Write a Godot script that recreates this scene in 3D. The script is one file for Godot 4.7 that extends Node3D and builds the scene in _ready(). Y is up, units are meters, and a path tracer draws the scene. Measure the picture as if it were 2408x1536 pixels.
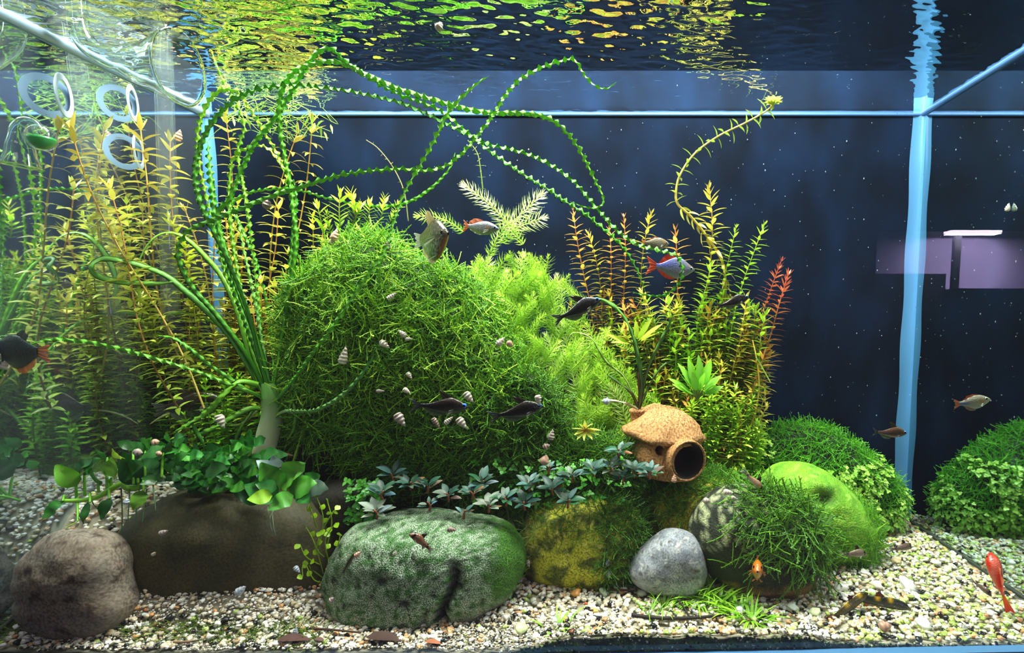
extends Node3D
# A planted aquarium seen through its front glass. Units are metres, y is up, the camera stands in front of the tank and looks along -z.

const F := 1300.0        # focal length and principal point, in pixels of a 2408 x 1536 frame
const CX := 1430.0
const CY := 863.0
const PITCH := 0.0982
const EYE := 0.40        # height of the lens over the tank's bottom
const LEFT := -0.673     # inner faces of the glass
const RIGHT := 0.527
const BACK := 0.963
const FRONT := 0.56
const WATER := 0.7315

var names := {}
var M := {}
var rng := RandomNumberGenerator.new()
var nz := FastNoiseLite.new()

# ---------------------------------------------------------------- helpers
func P(px: float, py: float, d: float) -> Vector3:
	var yc := (CY - py) / F
	var k := cos(PITCH) + sin(PITCH) * yc
	return Vector3((px - CX) / F / k * d, EYE + (cos(PITCH) * yc - sin(PITCH)) / k * d, -d)

func path(a: Array, per := 8) -> PackedVector3Array:      # flat list x, y, depth -> smooth curve
	var q := []
	for i in range(0, a.size(), 3):
		q.append(P(a[i], a[i + 1], a[i + 2]))
	return smooth(q, per)

func smooth(q: Array, per := 8) -> PackedVector3Array:
	var out := PackedVector3Array()
	for i in q.size() - 1:
		var p0: Vector3 = q[maxi(i - 1, 0)]
		var p3: Vector3 = q[mini(i + 2, q.size() - 1)]
		for k in per:
			out.append((q[i] as Vector3).cubic_interpolate(q[i + 1], p0, p3, float(k) / per))
	out.append(q[-1])
	return out

func even(pts: PackedVector3Array, step: float) -> PackedVector3Array:     # resample at equal steps
	var out := PackedVector3Array([pts[0]])
	var left := step
	for i in pts.size() - 1:
		var a := pts[i]
		var l := a.distance_to(pts[i + 1])
		var at := 0.0
		while l - at >= left:
			at += left
			out.append(a.lerp(pts[i + 1], at / l))
			left = step
		left -= l - at
	return out

func lin(h: String) -> Color:
	return Color(h).srgb_to_linear()

func r(a: float, b: float) -> float:
	return rng.randf_range(a, b)

func rv(s := 1.0) -> Vector3:
	return Vector3(r(-1, 1), r(-1, 1), r(-1, 1)) * s

func ground(x: float, z: float) -> float:
	var d := -z
	var y := 0.038 + 0.13 * smoothstep(0.57, 0.70, d) * (1.0 - smoothstep(-0.45, -0.32, x))
	y += (0.018 - 0.009 * smoothstep(0.19, 0.27, x)) * (1.0 - smoothstep(0.56, 0.60, d)) * smoothstep(-0.12, -0.02, x)
	return y + 0.004 * nz.get_noise_2d(x * 900.0, z * 900.0)

class Mb:                                                   # collects triangles of one part
	var v := PackedVector3Array()
	var c := PackedColorArray()
	var i := PackedInt32Array()
	func add(p: Vector3, col := Color.WHITE) -> int:
		v.append(p)
		c.append(col)
		return v.size() - 1
	func tri(a: int, b: int, d: int) -> void:
		i.append(a)
		i.append(b)
		i.append(d)
	func quad(a: int, b: int, d: int, e: int) -> void:
		tri(a, b, d)
		tri(a, d, e)
	func grid(first: int, rows: int, cols: int, wrap := false) -> void:
		for y in rows - 1:
			for x in (cols if wrap else cols - 1):
				var x1 := (x + 1) % cols
				quad(first + y * cols + x, first + y * cols + x1, first + (y + 1) * cols + x1, first + (y + 1) * cols + x)
	func tube(pts: PackedVector3Array, ra: float, rb: float, ca: Color, cb: Color, sides := 6, caps := true) -> void:
		var f := v.size()
		var n := pts.size()
		var t := (pts[1] - pts[0]).normalized()
		var nn := t.cross(Vector3(0.31, 0.17, 0.93)).normalized()
		for k in n:
			var t2 := (pts[mini(k + 1, n - 1)] - pts[maxi(k - 1, 0)]).normalized()
			nn = (nn - t2 * nn.dot(t2)).normalized()
			var b := t2.cross(nn)
			var s := float(k) / (n - 1)
			var rad := lerpf(ra, rb, s)
			var col := ca.lerp(cb, s)
			for j in sides:
				var a := TAU * j / sides
				add(pts[k] + (nn * cos(a) + b * sin(a)) * rad, col)
		grid(f, n, sides, true)
		if caps:
			var e := add(pts[0], ca)
			var g := add(pts[n - 1], cb)
			for j in sides:
				tri(e, f + (j + 1) % sides, f + j)
				tri(g, f + (n - 1) * sides + j, f + (n - 1) * sides + (j + 1) % sides)
	func lathe(prof: Array, seg: int, col: Color, at := Transform3D()) -> void:     # Vector2(radius, height)
		var f := v.size()
		for q in prof:
			for j in seg:
				var a := TAU * j / seg
				add(at * Vector3(cos(a) * q.x, q.y, sin(a) * q.x), col)
		grid(f, prof.size(), seg, true)
	func ball(at: Vector3, rad: Vector3, col: Color, rows := 8, seg := 12, basis := Basis()) -> void:
		var f := v.size()
		for k in rows + 1:
			var p := PI * k / rows
			for j in seg:
				var a := TAU * j / seg
				add(at + basis * Vector3(sin(p) * cos(a) * rad.x, -cos(p) * rad.y, sin(p) * sin(a) * rad.z), col)
		grid(f, rows + 1, seg, true)
	func box(a: Vector3, b: Vector3, col := Color.WHITE) -> void:
		var lo := a.min(b)
		var hi := a.max(b)
		for q in [[0, 4, 6, 2], [1, 3, 7, 5], [0, 1, 5, 4], [2, 6, 7, 3], [0, 2, 3, 1], [4, 5, 7, 6]]:
			var f := v.size()
			for k in q:
				add(Vector3(hi.x if k & 1 else lo.x, hi.y if k & 2 else lo.y, hi.z if k & 4 else lo.z), col)
			quad(f, f + 1, f + 2, f + 3)
	# a leaf: base, direction, the way its upper side faces, size, how far it droops and folds
	func leaf(base: Vector3, dir: Vector3, up: Vector3, len: float, wid: float, droop: float, fold: float, ca: Color, cb: Color, segs := 4, vein := 0.0, fat := 0.55) -> void:
		dir = dir.normalized()
		var side := dir.cross(up).normalized()
		up = side.cross(dir)
		var f := v.size()
		for k in segs + 1:
			var t := float(k) / segs
			var p := base + dir * len * (t - 0.25 * droop * droop * t * t) - up * droop * len * t * t * 0.6
			var w := wid * 0.5 * pow(sin(PI * pow(t, fat)), 0.8) if k > 0 and k < segs else wid * 0.03
			var col := ca.lerp(cb, t)
			add(p - side * w + up * w * fold, col)
			add(p, col.lerp(Color(0.55, 0.7, 0.25) * (col.r + col.g + 0.1), vein) if vein > 0.0 else col)
			add(p + side * w + up * w * fold, col)
		grid(f, segs + 1, 3)
	func append(o: Mb, at: Transform3D) -> void:
		var f := v.size()
		v.append_array(at * o.v)
		c.append_array(o.c)
		for k in o.i:
			i.append(f + k)
	func mesh(flat := false) -> ArrayMesh:
		var a := []
		a.resize(Mesh.ARRAY_MAX)
		if flat:
			var fv := PackedVector3Array()
			var fc := PackedColorArray()
			for k in i:
				fv.append(v[k])
				fc.append(c[k])
			v = fv
			c = fc
			i = PackedInt32Array(range(v.size()))
		a[Mesh.ARRAY_VERTEX] = v
		a[Mesh.ARRAY_COLOR] = c
		a[Mesh.ARRAY_INDEX] = i
		a[Mesh.ARRAY_NORMAL] = normals()
		var m := ArrayMesh.new()
		m.add_surface_from_arrays(Mesh.PRIMITIVE_TRIANGLES, a)
		return m
	func normals() -> PackedVector3Array:
		var n := PackedVector3Array()
		n.resize(v.size())
		for k in range(0, i.size(), 3):
			var a := i[k]
			var b := i[k + 1]
			var d := i[k + 2]
			var g := (v[d] - v[a]).cross(v[b] - v[a])
			n[a] += g
			n[b] += g
			n[d] += g
		for k in n.size():
			n[k] = n[k].normalized() if n[k].length_squared() > 1e-24 else Vector3.UP
		return n

func numbered(called: String) -> String:
	names[called] = names.get(called, -1) + 1
	return called if names[called] == 0 else "%s_%03d" % [called, names[called]]

func tag(o: Node, label: String, category: String, group := "", kind := "") -> Node:
	o.set_meta("label", label)
	if category:
		o.set_meta("category", category)
	if group:
		o.set_meta("group", group)
	if kind:
		o.set_meta("kind", kind)
	return o

func thing(called: String, label: String, category: String, at := Vector3.ZERO, group := "", kind := "") -> Node3D:
	var o := Node3D.new()
	o.name = numbered(called)
	o.position = at
	add_child(o)
	tag(o, label, category, group, kind)
	return o

func inst(called: String, m: Mesh, mat: Material, parent: Node = null) -> MeshInstance3D:
	var o := MeshInstance3D.new()
	o.mesh = m
	o.material_override = mat
	if parent == null:
		o.name = numbered(called)
		add_child(o)
	else:
		o.name = called
		parent.add_child(o, true)
	return o

func obj(called: String, b: Mb, mat: Material, parent: Node = null) -> MeshInstance3D:
	return inst(called, b.mesh(), mat, parent)

func struct(called: String, label: String, b: Mb, mat: Material) -> MeshInstance3D:
	var o := obj(called, b, mat)
	tag(o, label, "", "", "structure")
	return o

func many(called: String, m: Mesh, mat: Material, where: Array, tint: Array, parent: Node = null) -> MultiMeshInstance3D:
	var mm := MultiMesh.new()
	mm.transform_format = MultiMesh.TRANSFORM_3D
	mm.use_colors = true
	mm.mesh = m
	mm.instance_count = where.size()
	for k in where.size():
		mm.set_instance_transform(k, where[k])
		mm.set_instance_color(k, tint[k])
	var o := MultiMeshInstance3D.new()
	o.multimesh = mm
	o.material_override = mat
	o.set_meta("kind", "stuff")
	if parent == null:
		o.name = numbered(called)
		add_child(o)
	else:
		o.name = called
		parent.add_child(o, true)
	return o

func noise_tex(freq: float, ramp: Array, oct := 4, kind := FastNoiseLite.TYPE_SIMPLEX_SMOOTH, seed := 1, size := 512) -> NoiseTexture2D:
	var n := FastNoiseLite.new()
	n.noise_type = kind
	n.frequency = freq
	n.fractal_octaves = oct
	n.seed = seed
	var t := NoiseTexture2D.new()
	t.width = size
	t.height = size
	t.seamless = true
	t.noise = n
	var g := Gradient.new()
	var offs := PackedFloat32Array()
	var cols := PackedColorArray()
	for q in ramp:
		offs.append(q[0])
		cols.append(q[1] if q[1] is Color else Color(q[1]))
	g.offsets = offs
	g.colors = cols
	t.color_ramp = g
	return t

func mat(called: String, col := "ffffff", rough := 0.5, opt := {}) -> StandardMaterial3D:
	var m := StandardMaterial3D.new()
	m.resource_name = called
	m.albedo_color = Color(col)
	m.roughness = rough
	m.vertex_color_use_as_albedo = true
	m.cull_mode = BaseMaterial3D.CULL_DISABLED
	for k in opt:
		m.set(k, opt[k])
	M[called] = m
	return m

func _ready() -> void:
	rng.seed = 7
	nz.seed = 3
	nz.frequency = 0.02
	# ------------------------------------------------------------ camera, air, lamps, exposure
	var cam := Camera3D.new()
	cam.name = "camera"
	cam.projection = Camera3D.PROJECTION_FRUSTUM
	cam.near = 0.05
	cam.far = 30.0
	cam.size = 2.0 * cam.near * 768.0 / F
	cam.frustum_offset = Vector2((1204.0 - CX) / F, (CY - 768.0) / F) * cam.near
	cam.position = Vector3(0, EYE, 0)
	cam.rotation = Vector3(-PITCH, 0, 0)
	cam.current = true
	add_child(cam)
	var e := Environment.new()
	e.background_mode = Environment.BG_COLOR
	e.background_color = Color(0.03, 0.035, 0.04)
	e.tonemap_mode = Environment.TONE_MAPPER_LINEAR
	e.tonemap_exposure = 1.0
	e.sdfgi_enabled = true
	e.ssao_enabled = true
	e.ssil_enabled = true
	var we := WorldEnvironment.new()
	we.name = "environment"
	we.environment = e
	add_child(we)
	lamp(Vector3(-0.38, 1.00, -0.75), 0.50, 5.8)
	lamp(Vector3(0.17, 1.00, -0.76), 0.46, 5.5)
	materials()
	shell()
	water()
	gravel()
	room()
	rocks()
	moss_mound()
	mushroom_house()
	crinum()
	stems_left()
	stems_centre()
	stems_right()
	small_plants()
	anubias_plants()
	buce_plants()
	right_mound()
	glassware()
	fishes()
	snails()
	debris()

func lamp(at: Vector3, long: float, energy: float) -> void:
	var t := thing("aquarium_light", "slim white light bar hanging over the " + ("left" if at.x < 0 else "right") + " half of the water", "lamp", at, "light bars over the tank")
	var b := Mb.new()
	b.box(Vector3(-long / 2 - 0.02, 0.004, -0.075), Vector3(long / 2 + 0.02, 0.026, 0.075), lin("d8dade"))
	obj("housing", b, mat("lamp_shell", "ffffff", 0.4), t)
	var p := Mb.new()
	p.box(Vector3(-long / 2, 0.0, -0.06), Vector3(long / 2, 0.004, 0.06))
	obj("glowing_panel", p, mat("lamp_glow", "f4f8ff", 0.4, {"emission_enabled": true, "emission": Color(0.93, 0.97, 1.0), "emission_energy_multiplier": 1.0}), t)
	var l := AreaLight3D.new()
	l.name = "lamp_light"
	l.area_size = Vector2(long, 0.12)
	l.light_color = Color(0.97, 1.0, 0.96)
	l.light_energy = energy
	l.shadow_enabled = true
	l.position = Vector3(0, -0.004, 0)
	l.rotation.x = -PI / 2
	t.add_child(l)

func materials() -> void:
	mat("leaf", "ffffff", 0.38, {"backlight_enabled": true, "backlight": Color(0.7, 0.7, 0.7)})
	mat("moss", "ffffff", 0.5, {"backlight_enabled": true, "backlight": Color(0.6, 0.6, 0.6)})
	mat("matte", "ffffff", 0.7)
	mat("satin", "ffffff", 0.3)
	mat("stem", "ffffff", 0.45)
	mat("fin", "ffffff", 0.4, {"backlight_enabled": true, "backlight": Color(0.9, 0.9, 0.9)})
	mat("veil", "ffffff", 0.35, {"albedo_color": Color(1, 1, 1, 0.45), "transparency": BaseMaterial3D.TRANSPARENCY_ALPHA, "roughness": 0.4})
	mat("fish_skin", "ffffff", 0.28, {"clearcoat_enabled": true, "clearcoat": 0.25, "clearcoat_roughness": 0.2, "heightmap_enabled": true, "uv1_triplanar": true, "uv1_scale": Vector3(26, 26, 26),
		"heightmap_texture": noise_tex(0.09, [[0, "000000"], [1, "ffffff"]], 1, FastNoiseLite.TYPE_CELLULAR, 4, 256), "heightmap_scale": 0.04})
	mat("eye", "ffffff", 0.08)
	mat("glass", "ffffff", 0.0, {"albedo_color": Color(1, 1, 1, 0.05), "transparency": BaseMaterial3D.TRANSPARENCY_ALPHA, "vertex_color_use_as_albedo": false})
	mat("frosted", "ffffff", 0.35)
	mat("solid_glass", "f4faf8", 0.0, {"albedo_color": Color(0.96, 0.99, 0.98, 0.0), "refraction_enabled": true, "refraction_scale": 0.05, "vertex_color_use_as_albedo": false})

func shell() -> void:
	# back glass with a dark blue film behind it
	var film := mat("back_film", "ffffff", 0.85, {"metallic_specular": 0.2, "vertex_color_use_as_albedo": false, "uv1_triplanar": true, "uv1_scale": Vector3(1.3, 0.8, 1.3), "albedo_texture": noise_tex(0.012, [[0.2, "050e1c"], [0.8, "0a1b33"]], 4)})
	film.detail_enabled = true
	film.detail_blend_mode = BaseMaterial3D.BLEND_MODE_MUL
	var b := Mb.new()
	b.box(Vector3(LEFT - 0.01, -0.01, -BACK - 0.010), Vector3(RIGHT + 0.01, 0.80, -BACK))
	struct("wall_back", "dark blue back wall of the tank", b, film)
	# side glass: seen from the water at this angle it mirrors the tank
	for s in [[LEFT, -1, "left", 0.62], [RIGHT, 1, "right", 0.55]]:
		var g := Mb.new()
		g.box(Vector3(s[0], -0.01, -BACK), Vector3(s[0] + 0.010 * s[1], 0.80, -FRONT + 0.004))
		var gm := mat("side_glass_" + s[2], "ffffff", 0.03, {"vertex_color_use_as_albedo": false, "metallic": 0.962 if s[1] < 0 else 1.0, "albedo_color": Color(0.80, 0.86, 0.90) if s[1] < 0 else Color(0.74, 0.82, 0.82)})
		struct("wall_" + s[2], s[2] + " side glass of the tank mirroring the plants and gravel", g, gm)
		var spots := []
		var tint := []
		for k in 90:
			var d := r(0.6, BACK)
			spots.append(Transform3D(Basis.from_scale(Vector3(0.3, r(0.8, 2.2), 1) * r(0.0003, 0.0008)), Vector3(s[0] - 0.0003 * s[1], r(0.25, 0.70), -d)))
			tint.append(Color(0.6, 0.7, 0.8) * r(0.1, 0.5))
		var bub := Mb.new()
		bub.ball(Vector3.ZERO, Vector3.ONE, Color.WHITE, 5, 6)
		tag(many("water_spots", bub.mesh(), M.matte, spots, tint), "tiny pale specks of dirt on the " + s[2] + " side glass", "specks")
	var spk := []
	var tn := []
	for k in 420:
		var x := r(-0.3, RIGHT)
		spk.append(Transform3D(Basis.from_scale(Vector3(1, r(0.8, 2.0), 1) * r(0.0003, 0.0009)), Vector3(x, r(0.22, 0.72), r(-BACK + 0.001, -0.80 if k % 3 == 0 else -BACK + 0.002))))
		tn.append(Color(0.6, 0.75, 0.95) * r(0.05, 0.5))
	var sp := Mb.new()
	sp.ball(Vector3.ZERO, Vector3.ONE, Color.WHITE, 5, 6)
	tag(many("drifting_specks", sp.mesh(), M.matte, spk, tn), "fine pale specks drifting in the water before the dark back wall", "specks")
	# front pane
	var f := Mb.new()
	var q := f.add(Vector3(LEFT, 0.0, -FRONT))
	f.add(Vector3(RIGHT, 0.0, -FRONT))
	f.add(Vector3(RIGHT, 0.80, -FRONT))
	f.add(Vector3(LEFT, 0.80, -FRONT))
	f.quad(q, q + 1, q + 2, q + 3)
	struct("window_1", "clear front glass of the tank faintly reflecting a lit room", f, M.glass)
	# silicone seams and the bright water line
	var blue := mat("silicone", "68aeea", 0.35, {"vertex_color_use_as_albedo": false, "backlight_enabled": true, "backlight": Color(0.6, 0.8, 1.0)})
	var line := mat("waterline", "4a6ea6", 0.25, {"vertex_color_use_as_albedo": false})
	for s in [[RIGHT, -1, 0.017, "right"], [LEFT, 1, 0.011, "left"]]:
		var t := Mb.new()
		var rows := []
		for k in 7:
			var a := PI / 2 * k / 6
			rows.append(Vector2(s[2] * (1.0 - sin(a)) * 1.0, 0.012 * (1.0 - cos(a))))
		var fst := t.v.size()
		for k in 40:
			var y := 0.005 + (WATER + 0.02) * k / 39.0
			for w in rows:
				t.add(Vector3(s[0] + s[1] * (w.x + (0.0012 * sin(y * 41.0) if w.x > 0.001 else 0.0)), y, -BACK + w.y))
		t.grid(fst, 40, 7)
		struct("trim_" + ("1" if s[1] < 0 else "2"), "pale blue silicone seam in the " + s[3] + " back corner of the tank", t, blue)
	var m := Mb.new()
	m.tube(PackedVector3Array([Vector3(LEFT, WATER - 0.002, -BACK + 0.001), Vector3(RIGHT, WATER - 0.002, -BACK + 0.001)]), 0.0026, 0.0026, Color.WHITE, Color.WHITE, 8)
	struct("trim_3", "pale waterline along the back wall", m, line)
	m = Mb.new()
	m.tube(PackedVector3Array([Vector3(LEFT + 0.002, WATER - 0.002, -BACK), Vector3(LEFT + 0.002, WATER - 0.002, -FRONT)]), 0.0062, 0.0062, Color.WHITE, Color.WHITE, 8)
	struct("trim_4", "broad white waterline along the left glass", m, mat("waterline_white", "8296aa", 0.12, {"vertex_color_use_as_albedo": false}))
	m = Mb.new()
	m.tube(PackedVector3Array([Vector3(RIGHT - 0.001, WATER - 0.002, -BACK), Vector3(RIGHT - 0.001, WATER - 0.002, -FRONT)]), 0.0042, 0.0042, Color.WHITE, Color.WHITE, 8)
	struct("trim_5", "pale blue waterline along the right glass", m, line)
	m = Mb.new()
	m.box(Vector3(LEFT - 0.01, -0.01, -FRONT), Vector3(RIGHT + 0.01, 0.024, -FRONT + 0.012))
	for k in m.v.size():
		if m.v[k].y > 0 and m.v[k].x > 0:
			m.v[k].y += 0.0235
	struct("trim_6", "blue edge strip below the front glass", m, mat("edge_blue", "5b92c4", 0.4, {"vertex_color_use_as_albedo": false}))
	m = Mb.new()
	for s in [LEFT, RIGHT]:
		m.tube(PackedVector3Array([Vector3(s, ground(s, -BACK) + 0.0, -BACK), Vector3(s, 0.10 if s < 0 else 0.040, -0.70), Vector3(s, 0.042, -FRONT)]), 0.0026, 0.0026, lin("30382c"), lin("30382c"), 6)
	struct("trim_7", "dark seams where the side glass meets the gravel", m, M.matte)

func water() -> void:
	var w := FastNoiseLite.new()
	w.frequency = 1.0
	w.fractal_octaves = 2
	w.seed = 12
	var b := Mb.new()
	var nx := 420
	var nzc := 150
	var hgt := func(x: float, z: float) -> float:
		var d := -z
		var calm := 0.25 + 0.75 * smoothstep(0.30, -0.05, x)
		var a := 0.0021 * calm * lerpf(1.0, 0.22, smoothstep(0.80, BACK, d))
		return a * w.get_noise_2d(x * 20.0, z * 46.0) + 0.35 * a * w.get_noise_2d(x * 60.0 + 9.0, z * 110.0)
	for k in nzc:
		var z := -FRONT - (BACK - FRONT) * k / (nzc - 1.0)
		for j in nx:
			var x := LEFT + (RIGHT - LEFT) * j / (nx - 1.0)
			b.add(Vector3(x, WATER + hgt.call(x, z), z))
	b.grid(0, nzc, nx)
	var m := mat("water_top", "ffffff", 0.02, {"vertex_color_use_as_albedo": false, "metallic": 1.0, "transparency": BaseMaterial3D.TRANSPARENCY_ALPHA, "albedo_color": Color(0.93, 0.97, 0.97, 0.72)})
	var im := Image.create(4, 4, false, Image.FORMAT_RGB8)
	im.fill(Color.WHITE)
	m.albedo_texture = ImageTexture.create_from_image(im)
	struct("water_surface", "rippled water surface seen from below, mirroring the green plants", b, m)

func room() -> void:
	# the dim room in front of the tank; a lit nook on its far wall is what the front glass reflects
	var dark := mat("room_dark", "0c0b0b", 0.9, {"vertex_color_use_as_albedo": false})
	var b := Mb.new()
	var w := [Vector3(-3.0, -0.9, -1.6), Vector3(3.6, 1.9, 2.5)]
	b.box(Vector3(w[0].x, -0.92, w[0].z), Vector3(w[1].x, -0.9, w[1].z))
	struct("floor_room", "dark floor of the room", b, dark)
	b = Mb.new()
	b.box(Vector3(w[0].x, 1.9, w[0].z), Vector3(w[1].x, 1.92, w[1].z))
	struct("ceiling", "dark ceiling of the room", b, dark)
	for k in 4:
		b = Mb.new()
		var x := k < 2
		var lo: Vector3 = w[0]
		var hi: Vector3 = w[1]
		if k == 0: hi.x = lo.x - 0.05
		if k == 1: lo.x = hi.x + 0.05
		if k == 2: hi.z = lo.z - 0.05
		if k == 3: lo.z = hi.z + 0.05
		b.box(lo, hi)
		struct("wall_room_" + ["side", "far_side", "rear", "opposite"][k], "dim wall of the room", b, dark)
	b = Mb.new()
	b.box(Vector3(LEFT - 0.02, -0.9, -BACK - 0.02), Vector3(RIGHT + 0.02, -0.0101, -FRONT + 0.012))
	struct("stand", "dark cabinet that carries the tank", b, dark)
	b = Mb.new()
	var zw := 2.5
	var at := func(px: float, py: float, dz := 0.0) -> Vector3:    # a point of the reflected wall, folded back over the pane
		var q := P(px, py, 2.0 * FRONT + zw - dz)
		return Vector3(q.x, q.y, zw - dz)
	b.box(at.call(2062.0, 545.0), at.call(2520.0, 700.0, 0.01))
	struct("wall_nook", "pale lilac wall lit by a small lamp, reflected in the front glass", b, mat("lilac", "b4aacc", 0.9, {"vertex_color_use_as_albedo": false}))
	b = Mb.new()
	b.box(at.call(1900.0, 646.0, 0.02), at.call(2198.0, 1100.0, 0.10))
	tag(obj("storage_box", b, mat("box_dark", "0d1013", 0.8, {"vertex_color_use_as_albedo": false})), "dark box standing before the lilac wall in the reflected room", "box")
	b = Mb.new()
	b.box(at.call(2200.0, 682.0, 0.02), at.call(2560.0, 1100.0, 0.25))
	tag(obj("low_cabinet", b, mat("cab_dark", "2a2630", 0.6, {"vertex_color_use_as_albedo": false})), "dark low cabinet under the small lamp in the reflected room", "cabinet")
	var lp: Vector3 = at.call(2289.0, 543.0, 0.16)
	var t := thing("desk_lamp", "small lamp with a slim glowing bar before the lilac wall", "lamp", lp)
	b = Mb.new()
	b.box(Vector3(-0.16, 0.0, -0.03), Vector3(0.16, 0.02, 0.05), lin("17171c"))
	obj("shade", b, M.matte, t)
	b = Mb.new()
	b.box(Vector3(-0.155, -0.014, -0.032), Vector3(0.155, 0.0, 0.045))
	obj("lamp_glow_bar", b, mat("desk_glow", "ffffff", 0.5, {"emission_enabled": true, "emission": Color(1.0, 0.93, 0.98), "emission_energy_multiplier": 24.0}), t)
	b = Mb.new()
	var foot: Vector3 = (at.call(2240.0, 682.0, 0.10) as Vector3) - lp
	b.box(Vector3(foot.x - 0.02, foot.y, 0.03), Vector3(foot.x + 0.02, 0.0, 0.06), lin("15151a"))
	obj("post", b, M.matte, t)
	var l := AreaLight3D.new()
	l.name = "desk_light"
	l.area_size = Vector2(0.31, 0.08)
	l.light_color = Color(0.90, 0.86, 1.0)
	l.light_energy = 6.5
	l.shadow_enabled = true
	l.position = Vector3(0, -0.02, 0.01)
	l.rotation.x = -PI / 2
	t.add_child(l)
	# a soft fill light added above and behind the camera, out of view
	t = thing("added_fill_light", "added soft fill panel on the room ceiling behind the viewer", "lamp", Vector3(-0.2, 1.86, 1.0))
	b = Mb.new()
	b.box(Vector3(-0.5, 0.0, -0.3), Vector3(0.5, 0.03, 0.3))
	obj("fill_panel", b, mat("fill_glow", "ffffff", 0.5, {"emission_enabled": true, "emission": Color(1.0, 0.97, 0.92), "emission_energy_multiplier": 0.5}), t)
	l = AreaLight3D.new()
	l.name = "fill_panel_light"
	l.area_size = Vector2(1.0, 0.6)
	l.light_color = Color(1.0, 0.97, 0.93)
	l.light_energy = 0.3
	l.shadow_enabled = true
	l.position = Vector3(0, -0.005, 0)
	l.rotation.x = -PI / 2
	t.add_child(l)

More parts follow.
